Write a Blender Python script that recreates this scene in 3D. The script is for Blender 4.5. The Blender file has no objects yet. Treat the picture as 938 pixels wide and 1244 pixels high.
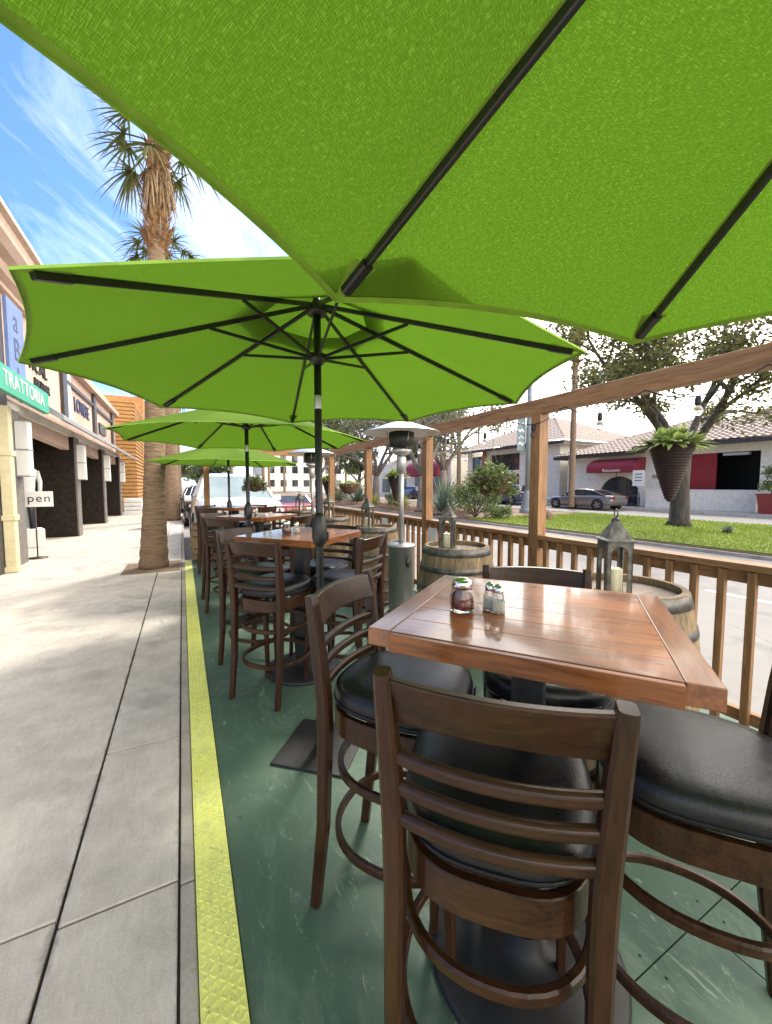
import bpy, math, random
from mathutils import Vector, Matrix
R = math.radians
rnd = random.Random(7)
S = bpy.context.scene
COL = S.collection
PI = math.pi

# ------------------------------------------------------------------ materials
def nt(name):
    m = bpy.data.materials.new(name); m.use_nodes = True
    t = m.node_tree; b = t.nodes['Principled BSDF']
    return m, t, b
def link(t, a, b): t.links.new(a, b)
def noise(t, co, scale, detail=4, rough=.6, sc=(1,1,1), dist=0):
    mp = t.nodes.new('ShaderNodeMapping'); mp.inputs['Scale'].default_value = sc
    link(t, co, mp.inputs['Vector'])
    n = t.nodes.new('ShaderNodeTexNoise'); n.inputs['Scale'].default_value = scale
    n.inputs['Detail'].default_value = detail; n.inputs['Roughness'].default_value = rough
    n.inputs['Distortion'].default_value = dist
    link(t, mp.outputs['Vector'], n.inputs['Vector']); return n.outputs['Fac']
def ramp(t, fac, stops):
    r = t.nodes.new('ShaderNodeValToRGB'); e = r.color_ramp.elements
    while len(e) < len(stops): e.new(.5)
    for i, (p, c) in enumerate(stops):
        e[i].position = p; e[i].color = (c[0], c[1], c[2], 1) if not isinstance(c, (int, float)) else (c, c, c, 1)
    link(t, fac, r.inputs['Fac']); return r.outputs['Color']
def mixc(t, fac, a, b, mode='MIX'):
    m = t.nodes.new('ShaderNodeMix'); m.data_type = 'RGBA'; m.blend_type = mode
    def put(s, v):
        if isinstance(v, (tuple, list)): s.default_value = (v[0], v[1], v[2], 1)
        elif isinstance(v, (int, float)): s.default_value = v
        else: link(t, v, s)
    put(m.inputs[0], fac); put(m.inputs[6], a); put(m.inputs[7], b); return m.outputs[2]
def bump(t, b, h, strength=.3, dist=.01):
    n = t.nodes.new('ShaderNodeBump'); n.inputs['Strength'].default_value = strength
    n.inputs['Distance'].default_value = dist; link(t, h, n.inputs['Height']); link(t, n.outputs['Normal'], b.inputs['Normal']); t['bump'] = n.name
def coords(t, kind='Object'):
    return t.nodes.new('ShaderNodeTexCoord').outputs[kind]
def worldpos(t):
    return t.nodes.new('ShaderNodeNewGeometry').outputs['Position']

def simple(name, c1, c2=None, scale=12, rough=.6, metal=0, sc=(1,1,1), bmp=0, bd=.004, coat=0, detail=4, world=False, lo=.35, hi=.65, spec=None):
    m, t, b = nt(name)
    c2 = c2 or tuple(x*.72 for x in c1)
    co = worldpos(t) if world else coords(t)
    n = noise(t, co, scale, detail, .6, sc)
    link(t, ramp(t, n, [(lo, c2), (hi, c1)]), b.inputs['Base Color'])
    b.inputs['Roughness'].default_value = rough; b.inputs['Metallic'].default_value = metal
    if spec is not None: b.inputs['Specular IOR Level'].default_value = spec
    if coat: b.inputs['Coat Weight'].default_value = coat; b.inputs['Coat Roughness'].default_value = .12
    if bmp: bump(t, b, n, bmp, bd)
    return m

def wood(name, dark, light, axis='x', rough=.4, coat=.0, scale=18, crough=.15, wear=None, bmp=.12):
    m, t, b = nt(name)
    st = {'x': (.09, 1, 1), 'y': (1, .09, 1), 'z': (1, 1, .09)}[axis]
    co = coords(t)
    info = t.nodes.new('ShaderNodeObjectInfo')
    add = t.nodes.new('ShaderNodeVectorMath'); add.operation = 'ADD'
    link(t, co, add.inputs[0])
    mul = t.nodes.new('ShaderNodeMath'); mul.operation = 'MULTIPLY'; mul.inputs[1].default_value = 13
    link(t, info.outputs['Random'], mul.inputs[0]); link(t, mul.outputs[0], add.inputs[1])
    n = noise(t, add.outputs[0], scale, 6, .65, st, .6)
    n2 = noise(t, add.outputs[0], scale*7, 3, .6, st)
    c = ramp(t, n, [(.3, dark), (.7, light)])
    c = mixc(t, .35, c, ramp(t, n2, [(.35, tuple(x*.45 for x in dark)), (.6, light)]))
    if wear:
        n3 = noise(t, add.outputs[0], 5, 5, .7)
        c = mixc(t, ramp(t, n3, [(.5, 0.), (.75, .8)]), c, wear)
    gi = t.nodes.new('ShaderNodeNewGeometry')
    c = mixc(t, 1., c, ramp(t, gi.outputs['Random Per Island'], [(0., .66), (1., 1.12)]), 'MULTIPLY')
    link(t, c, b.inputs['Base Color'])
    r = ramp(t, n, [(.2, rough*.8), (.8, min(1, rough*1.3))]); link(t, r, b.inputs['Roughness'])
    if coat: b.inputs['Coat Weight'].default_value = coat; b.inputs['Coat Roughness'].default_value = crough
    bump(t, b, n2, bmp, .002); b.inputs['Specular IOR Level'].default_value = .3
    return m

def leafmat(name, c1, c2, trans=.35, rough=.55, spec=.3):
    m, t, b = nt(name)
    g = t.nodes.new('ShaderNodeNewGeometry')
    c = ramp(t, g.outputs['Random Per Island'], [(0., c2), (1., c1)])
    link(t, c, b.inputs['Base Color']); b.inputs['Roughness'].default_value = rough
    b.inputs['Specular IOR Level'].default_value = spec
    tr = t.nodes.new('ShaderNodeBsdfTranslucent'); link(t, c, tr.inputs['Color'])
    mx = t.nodes.new('ShaderNodeMixShader'); mx.inputs['Fac'].default_value = trans
    link(t, b.outputs[0], mx.inputs[1]); link(t, tr.outputs[0], mx.inputs[2])
    link(t, mx.outputs[0], t.nodes['Material Output'].inputs['Surface'])
    return m

def fabric(name, col, tcol, tr_fac=.5):
    m, t, b = nt(name)
    co = coords(t)
    uv = coords(t, 'UV')
    w1 = noise(t, uv, 620, 2, .5, (1, .14, 1)); w2 = noise(t, uv, 620, 2, .5, (.14, 1, 1)); big = noise(t, co, 2.2, 3, .5)
    w = mixc(t, .5, w1, w2)
    base = mixc(t, ramp(t, big, [(.3, 0.), (.7, 1.)]), col, tuple(x*.78 for x in col))
    link(t, base, b.inputs['Base Color']); b.inputs['Roughness'].default_value = .8
    b.inputs['Specular IOR Level'].default_value = .15
    T = t.nodes.new('ShaderNodeBsdfTranslucent')
    tc = mixc(t, ramp(t, w, [(.50, 0.), (.66, 1.)]), tcol, tuple(min(1, x*2.0+.015) for x in tcol))
    link(t, tc, T.inputs['Color'])
    mx = t.nodes.new('ShaderNodeMixShader'); mx.inputs['Fac'].default_value = tr_fac
    link(t, b.outputs[0], mx.inputs[1]); link(t, T.outputs[0], mx.inputs[2])
    link(t, mx.outputs[0], t.nodes['Material Output'].inputs['Surface'])
    bump(t, b, mixc(t, .7, w, mixc(t, .5, noise(t, uv, 9, 4, .55, (.22, 1, 1), .6), noise(t, uv, 3.2, 3, .5, (.5, 1, 1), 1.2))), .5, .03)
    link(t, t.nodes[t['bump']].outputs['Normal'], T.inputs['Normal'])
    return m

def glass(name, col=(1, 1, 1), rough=.02, trans=1.):
    m, t, b = nt(name)
    b.inputs['Base Color'].default_value = (*col, 1); b.inputs['Roughness'].default_value = rough
    b.inputs['Transmission Weight'].default_value = trans; b.inputs['IOR'].default_value = 1.45
    return m

M = {}
M['canopy'] = fabric('green canopy fabric', (.17, .31, .024), (.070, .155, .007), .50)
M['canopy_edge'] = simple('green canopy hem', (.26, .46, .04), rough=.8)
M['black_metal'] = simple('black powder coat', (.018, .018, .018), (.01, .01, .01), 30, .38)
M['iron'] = simple('black cast plate', (.016, .016, .017), (.007, .007, .007), 9, .5, bmp=.1, lo=.3, hi=.75)
M['stool_z'] = wood('dark walnut stain upright', (.013, .0045, .0015), (.060, .021, .007), 'z', .36, .18, 22, .25)
M['stool_x'] = wood('dark walnut stain cross', (.014, .005, .0015), (.068, .025, .008), 'x', .36, .18, 22, .25)
M['stool_tan'] = wood('worn tan stool wood', (.06, .028, .011), (.18, .085, .036), 'x', .4, .25, 20, .25)
M['table'] = wood('varnished table planks', (.16, .042, .010), (.50, .165, .036), 'x', .28, .75, 14, .08, (.20, .06, .02), .05)
M['table_b'] = wood('varnished table end boards', (.15, .042, .011), (.44, .15, .036), 'y', .30, 1., 14, .12)
M['table_edge'] = wood('table edge', (.16, .040, .010), (.44, .15, .036), 'x', .4, .4, 14)
M['fence'] = wood('brown stained fence timber', (.18, .085, .030), (.52, .27, .115), 'y', .55, .15, 9, .4)
M['fence_z'] = wood('brown stained fence post', (.18, .085, .030), (.52, .27, .115), 'z', .55, .15, 9, .4)
M['fence_x'] = wood('brown stained fence cross', (.18, .085, .030), (.52, .27, .115), 'x', .55, .15, 9, .4)
M['barrel'] = wood('weathered oak staves', (.15, .10, .055), (.42, .30, .17), 'z', .7, 0, 12, .3, (.10, .09, .08))
M['barrel_head'] = wood('oak barrel head', (.15, .11, .075), (.42, .34, .26), 'x', .7, 0, 10)
M['hoop'] = simple('dull steel hoop', (.20, .19, .175), (.08, .075, .07), 14, .5, .7)
M['lantern'] = simple('aged zinc lantern', (.17, .16, .135), (.05, .046, .04), 26, .55, .3, bmp=.2, bd=.002)
M['steel'] = simple('brushed stainless steel', (.56, .55, .53), (.44, .43, .42), 60, .25, 1, (1, 1, .03))
M['steel'].node_tree.nodes['Principled BSDF'].inputs['Roughness'].default_value = .45; M['steel'].node_tree.nodes['Principled BSDF'].inputs['Metallic'].default_value = .8
M['dark_mesh'] = simple('burner mesh', (.08, .075, .07), (.02, .02, .02), 120, .5, .6)
def vinyl():
    m, t, b = nt('black vinyl seat'); co = coords(t)
    n = noise(t, co, 9, 5, .6, dist=.8); n2 = noise(t, co, 220, 2, .5)
    link(t, ramp(t, n, [(.3, (.006, .006, .007)), (.8, (.016, .016, .017))]), b.inputs['Base Color'])
    link(t, ramp(t, n, [(.3, .26), (.7, .42)]), b.inputs['Roughness']); b.inputs['Specular IOR Level'].default_value = .36
    n4 = noise(t, co, 34, 5, .7, dist=1.5)
    bump(t, b, mixc(t, .3, mixc(t, .5, n, n4), n2), .4, .004); return m
M['vinyl'] = vinyl()
def vein(name):
    m, t, b = nt(name); return m
# ground materials -----------------------------------------------------
def concrete(name, a, bcol, stain, tint=1.):
    m, t, b = nt(name); co = worldpos(t)
    big = noise(t, co, .7, 5, .65, dist=.5); mid = noise(t, co, 5, 6, .7); fine = noise(t, co, 150, 3, .7)
    c = ramp(t, big, [(.3, bcol), (.7, a)])
    c = mixc(t, ramp(t, mid, [(.40, 0.), (.68, .9)]), c, stain)
    spots = noise(t, co, 2.3, 3, .45)
    c = mixc(t, ramp(t, spots, [(.56, 0.), (.70, .6)]), c, tuple(x*.5 for x in stain))
    vo = t.nodes.new('ShaderNodeTexVoronoi'); vo.feature = 'DISTANCE_TO_EDGE'; vo.inputs['Scale'].default_value = .42
    dv = t.nodes.new('ShaderNodeVectorMath'); dv.operation = 'MULTIPLY_ADD'; nn = t.nodes.new('ShaderNodeTexNoise'); nn.inputs['Scale'].default_value = 2.6; nn.inputs['Detail'].default_value = 7
    link(t, co, nn.inputs['Vector']); link(t, nn.outputs['Color'], dv.inputs[0]); dv.inputs[1].default_value = (.5, .5, .5); link(t, co, dv.inputs[2]); link(t, dv.outputs[0], vo.inputs['Vector'])
    crk = mixc(t, 1., ramp(t, vo.outputs['Distance'], [(.0, 1.), (.006, 0.)]), ramp(t, big, [(.50, 0.), (.60, .8)]), 'MULTIPLY')
    c = mixc(t, crk, c, tuple(x*.3 for x in stain))
    if name.startswith('sidewalk'):
        sx = t.nodes.new('ShaderNodeSeparateXYZ'); link(t, co, sx.inputs[0]); X = sx.outputs[0]
        def m2(op, a, b_):
            n = t.nodes.new('ShaderNodeMath'); n.operation = op
            for i, q in enumerate((a, b_)):
                if isinstance(q, (int, float)): n.inputs[i].default_value = q
                elif q is not None: link(t, q, n.inputs[i])
            return n.outputs[0]
        d = m2('MINIMUM', m2('ABSOLUTE', m2('ADD', X, .405), 0), m2('ABSOLUTE', m2('ADD', X, .052), 0))
        dn = m2('SUBTRACT', m2('MULTIPLY', noise(t, co, 9, 6, .75), .075), m2('ADD', d, .022))
        c = mixc(t, ramp(t, dn, [(.0, 0.), (.014, .75)]), c, tuple(x*.33 for x in stain))
        # brushed finish
        br = noise(t, co, 46, 5, .75, (1, .22, 1), 1.2)
        c = mixc(t, .5, c, mixc(t, 1., c, ramp(t, br, [(.3, .70), (.7, 1.36)]), 'MULTIPLY'))
    gv = t.nodes.new('ShaderNodeTexVoronoi'); gv.inputs['Scale'].default_value = 2.1; link(t, co, gv.inputs['Vector'])
    c = mixc(t, ramp(t, gv.outputs['Distance'], [(.028, .55), (.042, 0.)]), c, tuple(x*.38 for x in stain))
    c = mixc(t, .32, c, ramp(t, fine, [(.3, tuple(x*.55 for x in a)), (.7, tuple(min(1, x*1.2) for x in a))]))
    link(t, c, b.inputs['Base Color']); b.inputs['Roughness'].default_value = .88
    bump(t, b, mixc(t, .6, mid, fine), .35, .004); return m
M['sidewalk'] = concrete('sidewalk concrete', (.62, .565, .485), (.46, .42, .36), (.36, .32, .265))
M['kerb'] = concrete('kerb concrete', (.50, .45, .37), (.33, .30, .25), (.2, .19, .17))
M['asphalt'] = concrete('worn asphalt', (.30, .28, .25), (.22, .205, .185), (.25, .235, .215))
M['asphalt_far'] = M['asphalt']
M['grime'] = simple('joint grime', (.05, .043, .036), (.03, .026, .022), 40, .95)
M['soil'] = simple('dry soil', (.27, .18, .115), (.15, .10, .065), 18, .95, bmp=.6, bd=.02, world=True)
def deckmat():
    m, t, b = nt('worn green deck paint'); co = worldpos(t)
    big = noise(t, co, 1.3, 5, .65, dist=.6); mid = noise(t, co, 7, 6, .75, (1, .45, 1), .8); fine = noise(t, co, 60, 4, .7, (.2, 1, 1))
    scr = noise(t, co, 16, 6, .8, (.7, .25, 1), 2.2)
    c = ramp(t, big, [(.3, (.040, .084, .055)), (.7, (.080, .138, .090))])
    c = mixc(t, ramp(t, mid, [(.52, 0.), (.78, .6)]), c, (.20, .28, .195))
    c = mixc(t, ramp(t, scr, [(.59, 0.), (.68, .75)]), c, (.30, .37, .26))
    c = mixc(t, ramp(t, fine, [(.6, 0.), (.8, .35)]), c, (.03, .05, .04))
    link(t, c, b.inputs['Base Color'])
    link(t, ramp(t, mid, [(.3, .5), (.7, .72)]), b.inputs['Roughness'])
    bump(t, b, mixc(t, .5, mid, fine), .3, .004); return m
M['deck'] = deckmat()
def yellowmat():
    m, t, b = nt('yellow green tread paint'); co = worldpos(t)
    mid = noise(t, co, 9, 6, .7); fine = noise(t, co, 70, 4, .8); big = noise(t, co, 2, 3, .6)
    c = ramp(t, big, [(.3, (.74, .76, .17)), (.7, (.84, .85, .27))])
    c = mixc(t, ramp(t, mid, [(.5, 0.), (.8, .6)]), c, (.42, .42, .20))
    c = mixc(t, ramp(t, fine, [(.58, 0.), (.68, .75)]), c, (.20, .20, .12))
    link(t, c, b.inputs['Base Color']); b.inputs['Roughness'].default_value = .6
    bump(t, b, fine, .25, .003); return m
M['yellow'] = yellowmat()
def grassmat():
    m, t, b = nt('lawn soil'); co = worldpos(t)
    n = noise(t, co, 1.2, 5, .7); n2 = noise(t, co, 40, 4, .8)
    c = mixc(t, .5, ramp(t, n, [(.3, (.14, .20, .025)), (.7, (.23, .28, .04))]), ramp(t, n2, [(.3, (.07, .12, .015)), (.7, (.27, .33, .06))]))
    link(t, c, b.inputs['Base Color']); b.inputs['Roughness'].default_value = .9; bump(t, b, n2, .6, .03); return m
M['grass'] = grassmat()
M['blade'] = leafmat('grass blades', (.33, .40, .06), (.16, .23, .025), .3)
# buildings
M['stucco_pink'] = simple('salmon stucco', (.62, .45, .36), (.54, .38, .30), 6, .9, bmp=.15, bd=.005, world=True)
M['stucco_white'] = simple('white painted stucco', (.84, .78, .68), (.72, .67, .58), 3, .85, bmp=.1, bd=.005, world=True)
M['block_white'] = simple('white painted block', (.84, .78, .68), (.70, .65, .56), 5, .85, bmp=.2, world=True)
M['granite'] = simple('dark brown granite', (.030, .020, .015), (.010, .007, .006), 14, .65, spec=.2, sc=(1, 1, 1), detail=8, world=True)
M['granite_grey'] = simple('grey stone pier face', (.20, .18, .165), (.12, .105, .095), 18, .5, detail=8, world=True)
M['slate'] = simple('dark slate column', (.075, .07, .075), (.04, .036, .038), 10, .5, world=True)
M['canopy_grey'] = simple('grey metal canopy', (.30, .30, .31), (.24, .24, .25), 5, .5, world=True)
M['cream'] = simple('cream painted post', (.72, .64, .40), (.62, .54, .33), 8, .5)
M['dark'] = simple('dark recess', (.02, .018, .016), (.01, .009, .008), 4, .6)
M['window'] = simple('window glass dark', (.035, .042, .05), (.02, .025, .03), 2, .06, spec=.8)
M['window_pale'] = simple('pale window with painted reflection', (.30, .36, .36), (.2, .26, .27), 1.2, .12, spec=.8)  # pale base colour has the reflected sky painted into it
M['white_paint'] = simple('white paint', (.80, .79, .76), (.72, .71, .68), 6, .5)
M['frame_dark'] = simple('dark bronze frame', (.05, .04, .035), None, 6, .4)
M['sign_green'] = simple('green sign board', (.045, .36, .22), (.04, .32, .195), 4, .45)
M['letter_white'] = simple('white lettering', (.82, .82, .80), None, 5, .5)
M['letter_black'] = simple('black lettering', (.02, .02, .022), None, 5, .5)
M['letter_navy'] = simple('navy lettering', (.05, .06, .14), None, 5, .5)
M['blue_banner'] = simple('blue banner', (.15, .22, .46), (.12, .18, .38), 4, .6)
M['tile'] = simple('clay roof tiles', (.48, .40, .34), (.29, .22, .18), 7, .85, detail=6, world=True, lo=.3, hi=.7)
M['burgundy'] = simple('burgundy awning cloth', (.25, .02, .035), (.18, .015, .026), 6, .7)
M['red_panel'] = simple('red painted panel', (.30, .015, .02), None, 5, .5)
M['ochre'] = simple('ochre slats', (.50, .27, .085), (.38, .2, .06), 6, .7, world=True)
M['orange_stucco'] = simple('orange stucco', (.58, .28, .10), None, 4, .85, world=True)
M['red_brick'] = simple('red brick', (.42, .13, .075), (.32, .1, .06), 9, .85, world=True)
# vegetation
M['palm_trunk'] = simple('palm trunk bark', (.30, .205, .13), (.14, .095, .06), 5, .95, sc=(1, 1, 9), bmp=.9, bd=.04, detail=6)
M['palm_boot'] = simple('shaggy palm boots', (.36, .20, .095), (.13, .07, .035), 11, .95, bmp=.8, bd=.03)
M['palm_leaf'] = leafmat('palm fronds', (.17, .185, .055), (.06, .085, .022), .3)
M['palm_dead'] = leafmat('dead palm fronds', (.46, .34, .20), (.25, .16, .08), .2)
M['bark_dark'] = simple('dark bark', (.085, .07, .058), (.035, .028, .022), 7, .95, sc=(1, 1, .25), bmp=.9, bd=.03)
M['bark_grey'] = simple('grey bark', (.26, .23, .20), (.12, .105, .09), 7, .95, sc=(1, 1, .3), bmp=.8, bd=.03)
M['leaf_oak'] = leafmat('evergreen oak leaves', (.20, .19, .055), (.05, .06, .022), .3)
M['leaf_olive'] = leafmat('grey green leaves', (.28, .29, .17), (.11, .125, .075), .3)
M['leaf_bush'] = leafmat('bush leaves', (.22, .27, .09), (.07, .11, .035), .3)
M['leaf_lime'] = leafmat('lime succulent leaves', (.42, .48, .15), (.17, .26, .06), .35)
M['leaf_yellow'] = leafmat('yellow green grass plant', (.48, .46, .11), (.22, .27, .06), .35)
M['leaf_agave'] = leafmat('blue green spiky leaves', (.19, .25, .17), (.10, .15, .10), .2)
M['leaf_far'] = leafmat('far tree leaves', (.11, .14, .06), (.05, .07, .03), .3)
M['flower'] = leafmat('pink brown flower heads', (.52, .34, .29), (.26, .14, .11), .2)
M['wicker'] = simple('dark wicker', (.045, .018, .013), (.012, .006, .005), 55, .75, sc=(1, 1, 4), bmp=.8, bd=.008)
M['wicker_tan'] = simple('brown wicker', (.16, .085, .045), (.06, .03, .016), 40, .75, sc=(1, 1, 4), bmp=.8, bd=.008)
M['terracotta'] = simple('red glazed pot', (.26, .035, .03), None, 6, .4)
M['wax'] = simple('cream candle wax', (.80, .72, .50), (.74, .65, .44), 5, .55)
M['glass'] = glass('clear jar glass', (.95, .97, .96))
M['flakes'] = simple('red pepper flakes', (.28, .045, .02), (.10, .018, .01), 130, .8, bmp=.6, bd=.003)
M['salt'] = simple('salt', (.78, .76, .70), (.6, .55, .45), 90, .8)
M['chrome'] = simple('chrome lid', (.75, .74, .72), (.6, .59, .57), 50, .18, 1)
M['lamp_metal'] = simple('pale grey green lamp post', (.27, .31, .32), (.22, .25, .26), 5, .5, .2)
M['banner'] = simple('teal grey banner', (.22, .29, .33), (.16, .22, .26), 5, .7)
M['tyre'] = simple('tyre rubber', (.022, .022, .022), None, 20, .8)
M['rim'] = simple('alloy rim', (.55, .55, .56), None, 20, .3, .9)
def carpaint(name, c, metal=.3):
    m, t, b = nt(name); n = noise(t, coords(t), 3, 2)
    link(t, ramp(t, n, [(.3, tuple(x*.92 for x in c)), (.7, c)]), b.inputs['Base Color'])
    b.inputs['Roughness'].default_value = .3; b.inputs['Metallic'].default_value = metal
    b.inputs['Coat Weight'].default_value = 1; b.inputs['Coat Roughness'].default_value = .05; return m
M['car_grey'] = carpaint('bronze grey car paint', (.19, .17, .155), .5)
M['car_blue'] = carpaint('dark blue car paint', (.035, .055, .115))
M['car_white'] = carpaint('white car paint', (.78, .78, .77), 0)
M['car_red'] = carpaint('red car paint', (.45, .05, .045), 0)
M['car_black'] = carpaint('black car paint', (.02, .022, .03))
M['tail'] = simple('tail lamp', (.30, .01, .01), None, 5, .2)
M['headlamp'] = simple('head lamp', (.7, .72, .74), None, 5, .1)
M['bulb'] = glass('string bulb glass', (.95, .9, .8), .05)
M['cable'] = simple('black cable', (.012, .012, .012), None, 5, .5)

# ------------------------------------------------------------------ mesh builder
class MB:
    def __init__(s): s.v = []; s.f = []; s.sm = []
    def add(s, vs, fs, smooth=False):
        o = len(s.v); s.v += [tuple(v) for v in vs]
        s.f += [tuple(i+o for i in f) for f in fs]; s.sm += [smooth]*len(fs)
        return s
    def box(s, c, d, mat=None):
        x, y, z = d[0]/2, d[1]/2, d[2]/2
        vs = [Vector((a*x, b*y, e*z)) for e in (-1, 1) for b in (-1, 1) for a in (-1, 1)]
        if mat: vs = [mat @ v for v in vs]
        c = Vector(c)
        return s.add([v+c for v in vs], [(0,2,3,1), (4,5,7,6), (0,1,5,4), (2,6,7,3), (0,4,6,2), (1,3,7,5)])
    def ext(s, a, b):  # box from min corner to max corner
        return s.box([(a[i]+b[i])/2 for i in range(3)], [abs(b[i]-a[i]) for i in range(3)])
    def lathe(s, prof, c=(0,0,0), n=24, smooth=True, cap=True, mat=None):
        vs = []
        for r, z in prof:
            for k in range(n):
                a = 2*PI*k/n; v = Vector((r*math.cos(a), r*math.sin(a), z))
                if mat: v = mat @ v
                vs.append(v+Vector(c))
        fs = []
        for i in range(len(prof)-1):
            for k in range(n):
                k2 = (k+1) % n
                fs.append((i*n+k, i*n+k2, (i+1)*n+k2, (i+1)*n+k))
        s.add(vs, fs, smooth)
        if cap:
            o = len(s.v)-len(vs)
            s.f.append(tuple(o+k for k in range(n-1, -1, -1))); s.sm.append(False)
            s.f.append(tuple(o+(len(prof)-1)*n+k for k in range(n))); s.sm.append(False)
        return s
    def sweep(s, path, sec, up=(0,0,1), closed=False, smooth=False, scales=None):
        """sweep a 2-D section (list of (u,v)) along a path"""
        P = [Vector(p) for p in path]; n = len(P); m = len(sec); vs = []
        up = Vector(up)
        for i, p in enumerate(P):
            if closed: t = P[(i+1) % n]-P[i-1]
            else: t = P[min(i+1, n-1)]-P[max(i-1, 0)]
            t.normalize(); sd = t.cross(up)
            if sd.length < 1e-4: sd = t.cross(Vector((0, 1, 0)))
            sd.normalize(); u2 = sd.cross(t); k = scales[i] if scales else 1
            vs += [p+sd*(a*k)+u2*(b*k) for a, b in sec]
        fs = []
        for i in range(n if closed else n-1):
            j = (i+1) % n
            for q in range(m):
                r = (q+1) % m; fs.append((i*m+q, i*m+r, j*m+r, j*m+q))
        if not closed: fs += [tuple(range(m-1, -1, -1)), tuple((n-1)*m+q for q in range(m))]
        return s.add(vs, fs, smooth)
    def tube(s, path, r, n=8, scales=None, up=(0,0,1), closed=False):
        return s.sweep(path, [(r*math.cos(2*PI*k/n), r*math.sin(2*PI*k/n)) for k in range(n)], up, closed, True, scales)
    def bar(s, path, w, h, up=(0,0,1), closed=False, ch=.2, scales=None):
        a, b = w/2, h/2; c = min(w, h)*ch
        return s.sweep(path, [(-a+c,-b), (a-c,-b), (a,-b+c), (a,b-c), (a-c,b), (-a+c,b), (-a,b-c), (-a,-b+c)], up, closed, False, scales)
    def prism(s, poly, axis, a, b):
        """extrude a 2-D polygon along an axis between a and b"""
        def p3(q, w):
            return {'x': (w, q[0], q[1]), 'y': (q[0], w, q[1]), 'z': (q[0], q[1], w)}[axis]
        n = len(poly); vs = [p3(q, a) for q in poly]+[p3(q, b) for q in poly]
        fs = [tuple(range(n-1, -1, -1)), tuple(range(n, 2*n))]+[(i, (i+1) % n, n+(i+1) % n, n+i) for i in range(n)]
        return s.add(vs, fs)
    def loft(s, rings, smooth=True, cap=True):
        m = len(rings[0]); vs = [v for r in rings for v in r]; fs = []
        for i in range(len(rings)-1):
            for q in range(m):
                r = (q+1) % m; fs.append((i*m+q, i*m+r, (i+1)*m+r, (i+1)*m+q))
        s.add(vs, fs, smooth)
        if cap:
            o = len(s.v)-len(vs)
            s.f += [tuple(o+q for q in range(m-1, -1, -1)), tuple(o+(len(rings)-1)*m+q for q in range(m))]; s.sm += [False, False]
        return s
    def build(s, name, mat, parent=None, loc=None, bevel=0, recalc=True, subsurf=0):
        me = bpy.data.meshes.new(name); me.from_pydata(s.v, [], s.f); me.update()
        me.polygons.foreach_set('use_smooth', s.sm)
        if recalc:
            import bmesh
            bm = bmesh.new(); bm.from_mesh(me); bmesh.ops.recalc_face_normals(bm, faces=bm.faces); bm.to_mesh(me); bm.free()
        if mat: me.materials.append(M[mat] if isinstance(mat, str) else mat)
        o = bpy.data.objects.new(name, me); COL.objects.link(o)
        if parent: o.parent = parent
        if loc: o.location = loc
        if bevel:
            b = o.modifiers.new('bevel', 'BEVEL'); b.width = bevel; b.segments = 2; b.limit_method = 'ANGLE'; b.angle_limit = R(40)
        if subsurf:
            q = o.modifiers.new('sub', 'SUBSURF'); q.levels = subsurf; q.render_levels = subsurf
        return o

def empty(name, loc=(0,0,0), rz=0, label=None, cat=None, group=None):
    o = bpy.data.objects.new(name, None); COL.objects.link(o); o.location = loc; o.rotation_euler = (0, 0, rz)
    o.empty_display_size = .1
    return tag(o, label, cat, group)
def tag(o, label=None, cat=None, group=None, kind=None):
    if label: o['label'] = label
    if cat: o['category'] = cat
    if group: o['group'] = group
    if kind: o['kind'] = kind
    return o
def struct(o): o['kind'] = 'structure'; return o
def dup(o, parent=None):
    c = o.copy(); COL.objects.link(c)
    if parent is not None: c.parent = parent
    for ch in list(o.children): dup(ch, c)
    return c
def place(proto, first, loc, rz, label, scale=None):
    o = proto if first else dup(proto)
    o.location = loc; o.rotation_euler = (0, 0, rz); o['label'] = label
    if scale: o.scale = scale
    return o
def text_mesh(txt, size, mat, name, parent, matrix, depth=.012, space=1.0):
    cu = bpy.data.curves.new('txt', 'FONT'); cu.body = txt; cu.size = size; cu.extrude = depth; cu.space_character = space
    cu.align_x = 'CENTER'; cu.align_y = 'CENTER'
    ob = bpy.data.objects.new('txt', cu); COL.objects.link(ob)
    dg = bpy.context.evaluated_depsgraph_get(); me = bpy.data.meshes.new_from_object(ob.evaluated_get(dg))
    bpy.data.objects.remove(ob); me.name = name; me.materials.clear(); me.materials.append(M[mat]); me.transform(matrix)
    o = bpy.data.objects.new(name, me); COL.objects.link(o); o.parent = parent; return o
# text that reads when seen from +x (left shops): advance direction +y, up z, normal +x
def face_px(loc): return Matrix.Translation(loc) @ Matrix(((0,0,1,0), (1,0,0,0), (0,1,0,0), (0,0,0,1)))
# text on the far side facades seen from -x: advance direction -y, normal -x
def face_mx(loc): return Matrix.Translation(loc) @ Matrix(((0,0,-1,0), (-1,0,0,0), (0,1,0,0), (0,0,0,1)))
# text facing -y: advance +x
def face_my(loc): return Matrix.Translation(loc) @ Matrix(((1,0,0,0), (0,0,-1,0), (0,1,0,0), (0,0,0,1)))

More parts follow.
